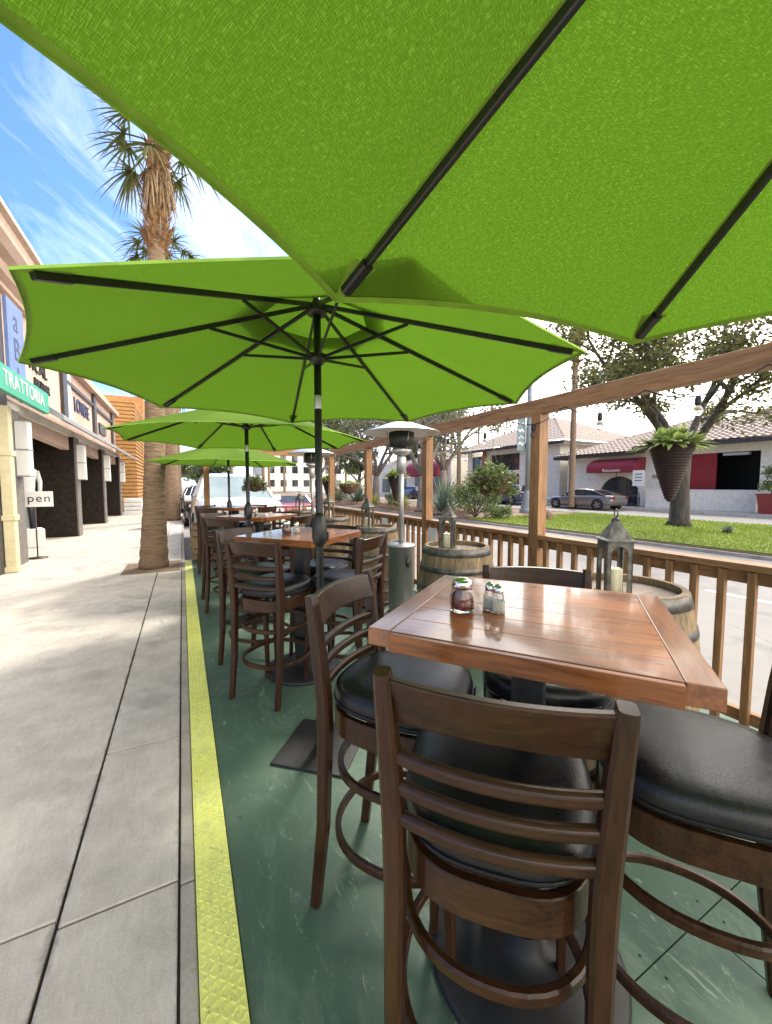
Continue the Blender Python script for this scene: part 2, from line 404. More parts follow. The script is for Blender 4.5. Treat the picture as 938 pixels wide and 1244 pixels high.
# ------------------------------------------------------------------ camera (f measured from table and kerb vanishing points)
F, CX, CY, H = 480., 469., 622., 1.42
yaw = math.atan(247/F); pitch = math.atan(32/F)
fw = Vector((math.sin(yaw)*math.cos(pitch), math.cos(yaw)*math.cos(pitch), -math.sin(pitch)))
rt = Vector((math.cos(yaw), -math.sin(yaw), 0)); up = rt.cross(fw)
cam = bpy.data.objects.new('camera', bpy.data.cameras.new('camera')); COL.objects.link(cam)
mw = Matrix((rt, up, -fw)).transposed().to_4x4(); mw.translation = (0, 0, H); cam.matrix_world = mw
cam.data.sensor_fit = 'VERTICAL'; cam.data.sensor_height = 36; cam.data.lens = F/1244*36
cam.data.clip_start = .02; cam.data.clip_end = 3000
S.camera = cam

# ------------------------------------------------------------------ light and sky
SUN_AZ, SUN_EL = R(46), R(50)      # azimuth measured from +y towards +x
sd = Vector((math.sin(SUN_AZ)*math.cos(SUN_EL), math.cos(SUN_AZ)*math.cos(SUN_EL), math.sin(SUN_EL)))
sun = bpy.data.objects.new('sun', bpy.data.lights.new('sun', 'SUN')); COL.objects.link(sun)
sun.data.energy = 1.6; sun.data.angle = R(10); sun.data.color = (1, .93, .82)
sun.rotation_euler = (-sd).to_track_quat('-Z', 'Y').to_euler(); sun.location = sd*60
W = bpy.data.worlds.new('World'); S.world = W; W.use_nodes = True
t = W.node_tree; bg = t.nodes['Background']; bg.inputs['Strength'].default_value = .15
sky = t.nodes.new('ShaderNodeTexSky'); sky.sky_type = 'NISHITA'; sky.sun_disc = False
sky.sun_elevation = SUN_EL; sky.sun_rotation = SUN_AZ; sky.air_density = 1.0; sky.dust_density = .6; sky.ozone_density = 2
co = coords(t, 'Generated')
sep = t.nodes.new('ShaderNodeSeparateXYZ'); link(t, co, sep.inputs[0])
rotm = t.nodes.new('ShaderNodeMapping'); rotm.inputs['Rotation'].default_value = (R(10), R(-32), R(8)); link(t, co, rotm.inputs['Vector'])
n1 = noise(t, rotm.outputs['Vector'], 2.3, 10, .66, (.55, .9, 2.9), .7)
n2 = noise(t, co, 1.0, 5, .55, (1, 1, 1.8), .3)
def mth(op, a, b=None, clamp=False):
    n = t.nodes.new('ShaderNodeMath'); n.operation = op; n.use_clamp = clamp
    for i, q in enumerate((a, b)):
        if q is None: continue
        if isinstance(q, (int, float)): n.inputs[i].default_value = q
        else: link(t, q, n.inputs[i])
    return n.outputs[0]
# more cloud towards +x (over the far side of the street) and low over the horizon; unseen cloud behind the camera (-y) is added as fill light
bias = mth('ADD', mth('ADD', mth('MULTIPLY', sep.outputs['X'], .42), mth('MULTIPLY', mth('SUBTRACT', .30, sep.outputs['Z']), .22)), mth('MULTIPLY', sep.outputs['Y'], -.34))
cl = mth('ADD', mth('ADD', mth('MULTIPLY', n1, 1.15), mth('MULTIPLY', n2, .30)), mth('ADD', bias, .11))
mask = ramp(t, cl, [(.46, 0.), (.68, .15), (.88, .45), (1.12, 1.)])
skyc = mixc(t, 1., sky.outputs['Color'], (.42, .57, .80), 'MULTIPLY')
link(t, mixc(t, mask, skyc, (13.6, 12.8, 11.6)), bg.inputs['Color'])
S.view_settings.view_transform = 'Standard'; S.view_settings.look = 'None'; S.view_settings.gamma = 1
S.view_settings.exposure = 1.36

# ------------------------------------------------------------------ ground
struct(MB().ext((-200, -120, -.40), (400, 600, -.15)).build('street', 'asphalt'))
DX0, DX1, DY0, DY1 = .118, 2.95, -2.2, 8.46
b = MB(); b.ext((-9, -6, -.30), (-.004, 160, -.016)); struct(b.build('sidewalk_base', 'grime'))
b = MB(); g = .005
def slabs(x0, x1, ys):
    for y0, y1 in zip(ys, ys[1:]): b.ext((x0+g, y0+g, -.14), (x1-g, y1-g, 0))
yw = [-6, -2.1, 1.56]+[1.56+3.7*k for k in range(1, 40)]
slabs(-3.05, -.405, yw); slabs(-9, -3.05, yw)
ys = [-6, -3.8, -.3, 1.53, 2.46, 4.25, 6.1]+[7.9+1.85*k for k in range(0, 80)]
slabs(-.405, -.052, ys)
struct(b.build('sidewalk', 'sidewalk', bevel=.004))
b = MB(); g = .003
for y0, y1 in zip(ys, ys[1:]): b.ext((-.052+g, y0-.02+g, -.2), (-.002, y1-.02-g, -.003))
struct(b.build('kerb', 'kerb', bevel=.006))
struct(MB().ext((-.92, 7.42, -.01), (-.07, 8.42, .006)).build('planting_bed', 'soil'))
struct(MB().ext((-.90, 18.0, -.01), (-.10, 18.9, .006)).build('planting_bed', 'soil'))
# deck: plywood sheets with open seams
b = MB(); b.ext((DX0, DY0, -.30), (DX1, DY1, -.02)); struct(b.build('deck_base', 'grime'))
b = MB(); g = .0022
sy = [DY0, -1.62, .60, 2.82, 5.05, 7.27, DY1]
for i, (y0, y1) in enumerate(zip(sy, sy[1:])):
    xs = [DX0, 1.45 if i % 2 else 2.2, DX1]
    for x0, x1 in zip(xs, xs[1:]): b.ext((x0+g, y0+g, -.02), (x1-g, y1-g, 0))
struct(b.build('deck_floor', 'deck'))
b = MB()
for y0, y1 in zip(sy, sy[1:]):
    for k in range(9):
        x = DX0+.06+(DX1-DX0-.12)*k/8
        for y in (y0+.035, y1-.035, (y0+y1)/2): b.lathe([(.0045, -.001), (.0045, .0008), (.0, .0012)], c=(x+rnd.uniform(-.01, .01), y+rnd.uniform(-.008, .008), 0), n=8, cap=False)
struct(b.build('deck_screws', 'iron'))
# yellow tread plate strip
b = MB(); cuts = [DY0, .25, 2.67, 5.09, 7.51, 8.32]
for y0, y1 in zip(cuts, cuts[1:]):
    b.add([(.0, y0+.003, -.03), (DX0-.002, y0+.003, -.03), (DX0-.002, y1-.003, -.03), (.0, y1-.003, -.03),
           (.0, y0+.003, .002), (DX0-.002, y0+.003, .010), (DX0-.002, y1-.003, .010), (.0, y1-.003, .002)],
          [(0,3,2,1), (4,5,6,7), (0,1,5,4), (1,2,6,5), (2,3,7,6), (3,0,4,7)])
ty = -.3; row = 0
while ty < 5.2:
    for k in range(5):
        x = .014+k*.0225; a = R(45 if (k+row) % 2 else -45)
        b.box((x, ty, .0035+.068*x+.0004), (.017, .0045, .0030), Matrix.Rotation(a, 3, 'Z'))
    ty += .0225; row += 1
strip = tag(b.build('ramp_strip', 'yellow'), 'yellow-green diamond-plate strip along the kerb edge of the green deck', 'ramp strip')
# median with lawn
MX0, MX1, MY0, MY1 = 11.0, 19.0, -12., 140.
b = MB(); b.ext((MX0-.10, MY0, -.3), (MX0, MY1, -.075)); b.ext((MX1, MY0, -.3), (MX1+.15, MY1, -.02)); struct(b.build('median_kerb', 'kerb'))
struct(MB().ext((MX0, MY0, -.3), (MX1, MY1, -.045)).build('median_soil', 'soil'))
struct(MB().ext((MX0+.05, MY0, -.1), (MX1-.05, 13.6, -.012)).build('lawn_ground', 'grass'))
b = MB()
for i in range(42000):
    y = rnd.uniform(-1, 13.6); x = rnd.uniform(MX0+.05, MX1-.05)
    h = rnd.uniform(.035, .075); w = .012; a = rnd.uniform(0, PI); dx, dy = w*math.cos(a), w*math.sin(a)
    lx, ly = rnd.uniform(-.03, .03), rnd.uniform(-.03, .03)
    b.v += [(x-dx, y-dy, -.015), (x+dx, y+dy, -.015), (x+lx, y+ly, h-.015)]; n = len(b.v); b.f.append((n-3, n-2, n-1)); b.sm.append(False)
tag(b.build('lawn', 'blade', recalc=False), 'mown bright green lawn on the street median beyond the railing', 'grass', kind='stuff')
# far pavement
struct(MB().ext((25.6, -60, -.3), (60, 160, -.005)).build('far_pavement', 'sidewalk'))
# painted lane lines on the near carriageway
b = MB()
for y in range(-2, 12): b.ext((6.9, y*9, -.148), (7.02, y*9+3, -.146))
struct(b.build('lane_marking', 'white_paint'))

# ------------------------------------------------------------------ umbrellas
UR = 1.23
def panel_uv(me):
    """cloth grain runs square to each panel's hem"""
    ul = me.uv_layers.new(name='cloth')
    for p in me.polygons:
        k = math.floor((math.atan2(p.center.y, p.center.x) % (2*PI))/(PI/4)); a = (k+.5)*PI/4
        for li in p.loop_indices:
            v = me.vertices[me.loops[li].vertex_index].co
            ul.data[li].uv = (v.x*math.cos(a)+v.y*math.sin(a)+k*3.1, -v.x*math.sin(a)+v.y*math.cos(a))
def make_umbrella():
    r = empty('market_umbrella', cat='umbrella', group='green market umbrellas along the deck')
    ze, za = 0., .41          # rim plane is z=ZE added through local heights below
    ZE = 1.90
    b = MB(); nseg = 12; nr = 8; r0 = .26
    rings = []
    for i in range(nr+1):
        f = i/nr; ring = []
        for k in range(8):
            for j in range(nseg):
                u = j/nseg; a0, a1 = k*PI/4, (k+1)*PI/4
                p0 = Vector((math.cos(a0), math.sin(a0))); p1 = Vector((math.cos(a1), math.sin(a1)))
                rr = r0+(UR-r0)*f; p = p0.lerp(p1, u)*rr
                s4 = 4*u*(1-u)
                p *= 1-.026*s4*f**3            # scalloped rim
                z = ZE+.41*(1-rr/UR)+.012*s4*math.sin(f*PI)*-1 + .020*s4*f**2
                ring.append((p.x, p.y, z))
        rings.append(ring)
    m = len(rings[0])
    b.add([v for q in rings for v in q], [(i*m+q, i*m+(q+1) % m, (i+1)*m+(q+1) % m, (i+1)*m+q) for i in range(nr) for q in range(m)], True)
    can = b.build('canopy', 'canopy', r, recalc=False); panel_uv(can.data)
    hem = MB(); hem.bar([Vector(v)+Vector((0,0,-.003)) for v in rings[-1]],   .003, .008, closed=True)
    hem.build('hem', 'canopy_edge', can)
    hb = MB(); A = rings[-1]; Bq = [Vector(v)*1 for v in A]
    Bi = [Vector((v.x*.988, v.y*.988, v.z+.41*.012)) for v in Bq]; m = len(A)
    hb.add([(v.x, v.y, v.z-.003) for v in Bq]+[(v.x, v.y, v.z-.0035) for v in Bi], [(q, (q+1) % m, m+(q+1) % m, m+q) for q in range(m)], True)
    hb.build('hem_fold', 'canopy_edge', can, recalc=False)
    for k in range(8):   # pocket and seam of doubled cloth along each rib
        a = k*PI/4; c, s_ = math.cos(a), math.sin(a); pk = MB()
        def P3(rr, o, dz): return (c*rr-s_*o, s_*rr+c*o, ZE+.41*(1-rr/UR)+dz)
        pk.add([P3(.27, -.011, -.0022), P3(1.15, -.011, -.0022), P3(1.15, .011, -.0022), P3(.27, .011, -.0022)], [(0, 1, 2, 3)]); pk.build('seam_tape', 'canopy_edge', can, recalc=False)
        pk = MB(); pk.add([P3(1.11, -.035, -.005), P3(1.218, -.008, -.004), P3(1.218, .008, -.004), P3(1.11, .035, -.005)], [(0, 1, 2, 3)]); pk.build('rib_pocket', 'canopy_edge', can, recalc=False)
    b = MB(); vr = []
    for i in range(5):
        f = i/4; rr = .02+(.40-.02)*f; ring = []
        for k in range(8):
            for j in range(6):
                u = j/6; a0, a1 = k*PI/4, (k+1)*PI/4
                p = Vector((math.cos(a0), math.sin(a0))).lerp(Vector((math.cos(a1), math.sin(a1))), u)*rr
                p *= 1-.06*4*u*(1-u)*f*f
                ring.append((p.x, p.y, ZE+.41*(1-rr/UR)+.028+.02*4*u*(1-u)*f))
        vr.append(ring)
    m = len(vr[0])
    b.add([v for q in vr for v in q], [(i*m+q, i*m+(q+1) % m, (i+1)*m+(q+1) % m, (i+1)*m+q) for i in range(4) for q in range(m)], True)
    panel_uv(b.build('vent', 'canopy', r, recalc=False).data)
    for k in range(8):
        a = k*PI/4; c, s = math.cos(a), math.sin(a)
        def pt(rr, dz): return (c*rr, s*rr, ZE+.41*(1-rr/UR)+dz)
        rb = MB().bar([pt(.04, -.012), pt(.6, -.012), pt(1.16, -.012)], .012, .020).build('rib', 'black_metal', r)
        sl = MB().bar([pt(1.10, -.014), pt(1.185, -.012)], .026, .022).build('tip_sleeve', 'black_metal', rb)
        MB().bar([(c*.035, s*.035, ZE+.14), pt(.50, -.022)], .009, .015).build('strut', 'black_metal', r)
    b = MB().lathe([(.019, .02), (.019, ZE+.50)], n=14); b.build('pole', 'black_metal', r)
    b = MB().lathe([(.02, ZE+.345), (.05, ZE+.35), (.05, ZE+.375), (.03, ZE+.40), (.02, ZE+.42)], n=14); b.build('hub', 'black_metal', r)
    b = MB().lathe([(.02, ZE+.10), (.03, ZE+.11), (.045, ZE+.125), (.045, ZE+.155), (.025, ZE+.165)], n=14); b.build('runner', 'black_metal', r)
    b = MB().lathe([(.0195, ZE-.115), (.0205, ZE-.112), (.0205, ZE-.05), (.0195, ZE-.047)], n=14); b.build('pole_collar', 'steel', r)
    b = MB().lathe([(.02, 1.085), (.033, 1.10), (.040, 1.13), (.040, 1.20), (.030, 1.235), (.02, 1.26)], n=16)
    cr = b.build('crank_housing', 'black_metal', r)
    MB().bar([(.035, 0, 1.15), (.075, 0, 1.15), (.075, 0, 1.10)], .012, .012, up=(0,1,0)).build('crank_handle', 'black_metal', cr)
    MB().lathe([(.008, ZE+.47), (.026, ZE+.49), (.026, ZE+.51), (.01, ZE+.535)], n=12).build('finial', 'black_metal', r)
    MB().lathe([(.03, .012), (.03, .25), (.024, .30), (.021, .30)], n=14).build('base_socket', 'black_metal', r)
    MB().box((0, 0, .006), (.40, .40, .012), Matrix.Rotation(R(12), 3, 'Z')).build('base_plate', 'iron', r, bevel=.003)
    return r
U = make_umbrella()
ul = ['green canopy filling the top of the photo directly overhead, lit through its cloth',
      'wide green umbrella seen from below with its pole beside the near left stool',
      'green umbrella mostly hidden behind the wide one, its black pole at the second far table',
      'farthest small lime umbrella with its sunlit outside towards the camera at the deck end']
for i, (x, y, rot, dz) in enumerate([(.62, -.262, 13, -.03), (.635, 2.0, 37.2, .03), (.60, 4.28, 20, -.02), (.70, 7.15, 8, -.12)]):
    o = place(U, i == 0, (x, y, 0), R(rot), ul[i]); o.scale = (1, 1, (1.90+dz)/1.90)

# ------------------------------------------------------------------ bar stools
def sell(a, bb, n, cy=0, p=3.2, taper=0.):
    out = []
    for k in range(n):
        th = 2*PI*k/n; c, s = math.cos(th), math.sin(th)
        x = a*math.copysign(abs(c)**(2/p), c); y = bb*math.copysign(abs(s)**(2/p), s)
        x *= 1+taper*y/bb
        out.append((x, y+cy))
    return out
def make_stool():
    r = empty('bar_stool', cat='bar stool', group='ladder-back bar stools round the high tables')
    # seat cushion
    rings = []
    for k, (sc, z) in enumerate([(.90, .700), (.985, .703), (1.0, .715), (1.0, .738), (.975, .757), (.90, .769), (.72, .777), (.40, .781), (.08, .782)]):
        rings.append([(x*sc, y*sc+.012, z) for x, y in sell(.208, .226, 44, -.030, 2.9, .08)])
    st = MB().loft(rings).build('seat', 'vinyl', r)
    MB().bar([(x*1.003, y*1.003+.012, .716) for x, y in sell(.208, .226, 44, -.030, 2.9, .08)], .007, .007, closed=True).build('piping', 'vinyl', st)
    # apron under it
    b = MB(); b.bar([(x, y, .645) for x, y in sell(.188, .210, 44, -.022, 3.1, .05)], .022, .078, closed=True, ch=.12)
    b.build('apron', 'stool_x', r)
    for s in (-1, 1):
        # rear post: foot kicks back, back leans
        p = [(s*.186, -.264, 0), (s*.186, -.230, .30), (s*.188, -.218, .62), (s*.190, -.220, .74), (s*.195, -.233, .88), (s*.202, -.252, 1.045), (s*.2035, -.257, 1.072)]
        b = MB().bar(p, .040, .044, up=(0, 1, 0), ch=.18, scales=[.78, .9, 1.05, 1.08, 1.0, .86, .74])
        b.build('rear_post', 'stool_z', r)
        p = [(s*.185, .205, 0), (s*.178, .190, .30), (s*.170, .176, .632), (s*.169, .176, .69)]
        MB().bar(p, .036, .036, up=(0, 1, 0), ch=.18, scales=[.72, .9, 1.08, 1.08]).build('front_leg', 'stool_z', r)
    def bow(z, y0, hw, sag=.035, n=13):
        return [(-hw+2*hw*k/(n-1), y0-sag*(1-(2*k/(n-1)-1)**2), z) for k in range(n)]
    # crest rail: tall, bowed, lower edge dished
    b = MB(); top = bow(0, -.247, .190); vs = []; n = len(top)
    for k, (x, y, _) in enumerate(top):
        u = 2*k/(n-1)-1; zb = .968+.010*(1-u*u); zt = 1.062+.008*(1-u*u)*.6
        for dy in (-.011, .011):
            vs += [(x, y+dy+.016-.0045*0, zb), (x, y+dy-.010, zt)]
    fs = []
    for k in range(n-1):
        a = 4*k; c = a+4
        fs += [(a, a+1, c+1, c), (a+2, c+2, c+3, a+3), (a+1, a+3, c+3, c+1), (a, c, c+2, a+2)]
    fs += [(0, 2, 3, 1), (4*(n-1), 4*(n-1)+1, 4*(n-1)+3, 4*(n-1)+2)]
    b.add(vs, fs, False); b.build('crest_rail', 'stool_x', r, bevel=.005)
    for z, y0, hw in ((.898, -.236, .186), (.833, -.231, .184), (.766, -.226, .182)):
        MB().bar(bow(z, y0, hw, .03), .022, .032, ch=.32).build('slat', 'stool_x', r, bevel=.003)
    # bent-wood hoops that brace the legs
    for z, a in ((.475, .222), (.245, .232)):
        MB().bar([(x, y, z) for x, y in sell(a*.93, a, 44, -.012, 2.25)], .020, .028, closed=True, ch=.22).build('foot_ring', 'stool_x', r)
    return r
ST = make_stool(); first = [True]
def stool(x, y, ang, label, tan=False):
    """ang: facing direction in degrees from +x"""
    o = place(ST, first[0], (x, y, 0), R(ang-90), label); first[0] = False; return o
stools = [
 (.650, .684, 45, 'dark brown bar stool nearest the camera, ladder back towards us in the bottom centre'),
 (.672, 1.135, -51, 'reddish brown bar stool left of the near table, seen side-on above the black base plate'),
 (1.125, .500, 127, 'bar stool cut by the right edge, its wide black seat beneath the near table corner'),
 (1.165, 1.00, -131, 'bar stool across the near table, only its crest rail above the tabletop and facing us'),
 (.575, 2.77, 40, 'bar stool on the left of the second table, whole ladder back visible'),
 (1.03, 2.70, 130, 'bar stool on the right of the second table, back turned to us before the heater'),
 (1.03, 3.17, -140, 'bar stool behind the second table with its dark open back in front of a barrel'),
 (.54, 3.24, -50, 'bar stool half hidden behind the second table, pale worn crest'),
 (.52, 4.80, 40, 'bar stool left of the third table, long leg beside the yellow strip'),
 (1.10, 4.78, 130, 'reddish bar stool at the right of the third table under the railing lantern'),
 (1.06, 5.25, -140, 'bar stool behind the third table facing the camera'),
 (.50, 5.30, -50, 'bar stool at the back left of the third table'),
 (.52, 7.00, 40, 'bar stool at the left of the farthest table near the small barrel'),
 (1.10, 6.98, 130, 'bar stool at the right of the farthest table'),
 (1.04, 7.50, -140, 'bar stool behind the farthest table next to the end railing'),
 (.52, 7.50, -50, 'bar stool in the far left corner of the deck by the end post')]
for a in stools: stool(*a)

# ------------------------------------------------------------------ high tables
def make_table(sx, sy):
    r = empty('high_table', cat='table', group='high wooden tables on the deck')
    z1 = 1.060; th = .046; bw = .062
    b = MB(); ny = 6; w = (sy-.004)/ny
    for k in range(ny):
        y0 = -sy/2+.002+k*w
        b.ext((-sx/2+bw, y0+.0005, z1-th+.004), (sx/2-bw, y0+w-.0005, z1))
    b.build('plank_top', 'table', r, bevel=.0015)
    for s in (-1, 1):
        MB().ext((s*(sx/2-bw+.0012), -sy/2+.001, z1-th+.002), (s*(sx/2), sy/2-.001, z1+.0008)).build('end_board', 'table_b', r, bevel=.002)
        e = MB(); e.ext((-sx/2+bw+.001, s*(sy/2), z1-th), (sx/2-bw-.001, s*(sy/2+.016), z1-.0015)); e.build('edge_board', 'table_edge', r, bevel=.002)
    MB().ext((-.045, -.045, .03), (.045, .045, z1-th-.012)).build('pedestal', 'black_metal', r, bevel=.004)
    MB().ext((-.22, -.22, z1-th-.014), (.22, .22, z1-th+.001)).build('top_plate', 'black_metal', r)
    MB().lathe([(.285, .0), (.287, .012), (.275, .024), (.12, .040), (.07, .05), (.06, .10)], n=40).build('base_disc', 'iron', r)
    return r
T = make_table(.72, .655)
tl = ['large varnished wooden table in the foreground holding the pepper jar and shakers',
      'second wooden table behind the umbrella pole, its orange edge catching light',
      'third wooden table farther down the deck at the next black umbrella pole',
      'farthest wooden table before the white car at the end of the deck']
tabs = [(.888, .808, -52.7+0, 0), (.80, 2.96, 40, 0), (.82, 5.02, 42, 0), (.80, 7.24, 40, 0)]
for i, (x, y, a, z) in enumerate(tabs): place(T, i == 0, (x, y, z), R(a), tl[i])

# ------------------------------------------------------------------ shakers
def make_jar():
    r = empty('pepper_jar', cat='shaker', group='pepper flake jars on the tables')
    MB().lathe([(.030, 0), (.0345, .004), (.0355, .02), (.034, .045), (.0285, .062), (.027, .078), (.0245, .078), (.0255, .062), (.031, .044), (.0325, .02), (.0315, .006), (.0, .005)], n=28, cap=False).build('jar', 'glass', r)
    MB().lathe([(.0305, .0065), (.0315, .02), (.0300, .044), (.0255, .052), (.0, .054)], n=24, cap=False).build('pepper_flakes', 'flakes', r)
    MB().lathe([(.029, .068), (.0298, .07), (.0298, .084), (.026, .091), (.012, .096), (.0, .097)], n=28, cap=False).build('lid', 'chrome', r)
    return r
J = make_jar()
def make_salt():
    r = empty('salt_shaker', cat='shaker', group='small glass shakers on the tables')
    b = MB(); rings = [[(x*s, y*s, z) for x, y in sell(.017, .017, 16, 0, 6)] for s, z in ((.95, 0), (1.1, .003), (1.05, .03), (.78, .056), (.74, .062))]
    b.loft(rings).build('shaker_glass', 'glass', r)
    b = MB(); rings = [[(x*s, y*s, z) for x, y in sell(.0145, .0145, 16, 0, 6)] for s, z in ((1.0, .004), (1.02, .012), (.95, .036))]
    b.loft(rings).build('shaker_filling', 'salt', r)
    MB().lathe([(.0145, .058), (.0150, .060), (.0148, .070), (.011, .078), (.004, .082), (.0, .0825)], n=20, cap=False).build('shaker_cap', 'chrome', r)
    return r
SA = make_salt()
zt = 1.0612
jl = ['glass jar of red pepper flakes on the foreground table', 'small jar of red flakes on the second table near the umbrella pole', 'tiny pepper jar on the third table']
al = ['glass shaker with chrome cap left of its twin on the foreground table', 'front right glass shaker with chrome cap beside its twin on the foreground table',
      'pale shaker next to the pepper jar on the second table', 'second pale shaker behind the pepper jar on the second table', 'pale shaker on the third table']
for i, (x, y) in enumerate([(.708, .896), (.69, 2.98), (.72, 5.05)]): place(J, i == 0, (x, y, zt), i*.7, jl[i])
for i, (x, y) in enumerate([(.783, .862), (.786, .832), (.755, 2.955), (.775, 3.0), (.79, 5.0)]): place(SA, i == 0, (x, y, zt), .4+i*.5, al[i])

# ------------------------------------------------------------------ barrels and lanterns
def make_barrel():
    r = empty('wine_barrel', cat='barrel', group='old wine barrels along the railing')
    def rad(z): return .325-.062*((z-.465)/.465)**2
    b = MB(); N = 26
    for k in range(N):
        a0 = 2*PI*(k+.012)/N; a1 = 2*PI*(k+.988)/N; vs = []
        zs = [0, .08, .2, .35, .465, .6, .75, .85, .93]
        for z in zs:
            for a, q in ((a0, -.0015), ((a0+a1)/2, .0008), (a1, -.0015)):
                vs.append(((rad(z)+q)*math.cos(a), (rad(z)+q)*math.sin(a), z))
        zs2 = [.93, .85]
        for z in zs2:
            for a in (a0, (a0+a1)/2, a1): vs.append(((rad(z)-.026)*math.cos(a), (rad(z)-.026)*math.sin(a), z))
        fs = []
        for i in range(len(zs)+1):
            for j in range(2): fs.append((i*3+j, i*3+j+1, i*3+j+4, i*3+j+3))
        b.add(vs, fs)
    b.build('staves', 'barrel', r)
    MB().lathe([(.24, .88), (.24, .893), (.0, .895)], n=32, cap=False, smooth=False).build('barrel_head', 'barrel_head', r)
    for z, h in ((.01, .05), (.16, .042), (.30, .04), (.59, .04), (.735, .042), (.865, .058)):
        MB().lathe([(rad(z)+.0005, z), (rad(z)+.0042, z+.001), (rad(z+h)+.0042, z+h-.001), (rad(z+h)+.0005, z+h)], n=40, cap=False).build('hoop', 'hoop', r)
    return r
B = make_barrel()
bl = ['pale oak barrel by the railing with the dark arched lantern, half behind the near table',
      'grey-topped barrel carrying the zinc lantern next to the patio heater',
      'barrel behind the second table by the railing, third along the row',
      'barrel farther along the railing, mostly hidden behind the umbrella pole',
      'barrel near the far end of the railing with a candle lantern',
      'brown barrel at the far left corner of the deck in front of the end post']
for i, (x, y) in enumerate([(1.95, 1.19), (2.02, 2.64), (2.08, 4.35), (2.1, 5.98), (2.12, 7.9), (.34, 8.25)]):
    o = place(B, i == 0, (x, y, 0), i*.9, bl[i])
    if i == 5: o.scale = (.72, .72, .78)
def make_lantern():
    r = empty('lantern', cat='lantern', group='zinc lanterns on the barrels')
    w = .058; h0, h1 = .014, .262; t_ = .006
    MB().ext((-w-.008, -w-.008, 0), (w+.008, w+.008, h0)).build('lantern_base', 'lantern', r, bevel=.002)
    for k in range(4):
        rot = Matrix.Rotation(k*PI/2, 3, 'Z'); vs = []; fs = []
        iw = w-.022; arch = []
        arch.append((-iw, h0+.001)); zc = h1-.022-iw
        for j in range(13):
            a = PI-PI*j/12; arch.append((iw*math.cos(a), zc+iw*math.sin(a)))
        arch.append((iw, h0+.001))
        outer = [(-w, h0+.001)]
        for j in range(13):
            a = PI-PI*j/12; x = w*math.cos(a); outer.append((-w if j < 4 else (w if j > 8 else w*(j-6)/2.01), zc+(h1-zc)*(j/3 if j < 4 else ((12-j)/3 if j > 8 else 1))))
        outer.append((w, h0+.001))
        n = len(arch)
        for yy in (w-t_, w):
            vs += [rot @ Vector((x, yy, z)) for x, z in arch]+[rot @ Vector((x, yy, z)) for x, z in outer]
        for j in range(n-1):
            fs += [(j, j+1, n+j+1, n+j), (2*n+j, 3*n+j, 3*n+j+1, 2*n+j+1), (j, 2*n+j, 2*n+j+1, j+1), (n+j, n+j+1, 3*n+j+1, 3*n+j)]
        MB().add(vs, fs).build('side_frame', 'lantern', r)
    MB().loft([[(sx*w1, sy*w1, z) for sx, sy in ((-1,-1), (1,-1), (1,1), (-1,1))] for w1, z in ((w+.010, h1), (w+.010, h1+.006), (w-.004, h1+.014), (.016, h1+.090), (.014, h1+.098))], smooth=False).build('roof', 'lantern', r, bevel=.001)
    MB().lathe([(.018, h1+.098), (.020, h1+.103), (.010, h1+.110), (.006, h1+.116)], n=12).build('roof_cap', 'lantern', r)
    MB().tube([(.019*math.cos(2*PI*k/16), 0, h1+.130+.019*math.sin(2*PI*k/16)) for k in range(16)], .0035, 6, up=(0,1,0), closed=True).build('ring_handle', 'lantern', r)
    return r
L = make_lantern()
def make_candle():
    r = empty('candle', cat='candle', group='cream candles in the lanterns')
    MB().lathe([(.034, 0), (.036, .004), (.036, .108), (.033, .114), (.026, .110), (.0, .108)], n=24, cap=False).build('wax', 'wax', r)
    MB().tube([(0, 0, .107), (.002, 0, .116), (.005, .002, .122)], .0015, 6).build('wick', 'cable', r)
    return r
C = make_candle()
ll = ['dark arched lantern on the nearest barrel, pointed roof with a ring', 'grey zinc lantern on the second barrel with a pale candle', 'zinc lantern on the third barrel against the railing',
      'zinc lantern partly behind the wide umbrella pole', 'farthest zinc lantern on the barrel near the end railing']
cl_ = ['thick cream candle in the dark nearest lantern', 'cream candle in the second lantern beside the heater', 'candle in the third lantern', 'candle in the lantern behind the umbrella pole', 'candle in the farthest lantern']
for i, (x, y, a) in enumerate([(1.83, 1.165, 55), (1.94, 2.66, 40), (2.02, 4.42, 35), (2.06, 5.98, 30), (2.1, 7.9, 30)]):
    place(L, i == 0, (x, y, .897), R(a), ll[i]); place(C, i == 0, (x, y, .912), .3*i, cl_[i])

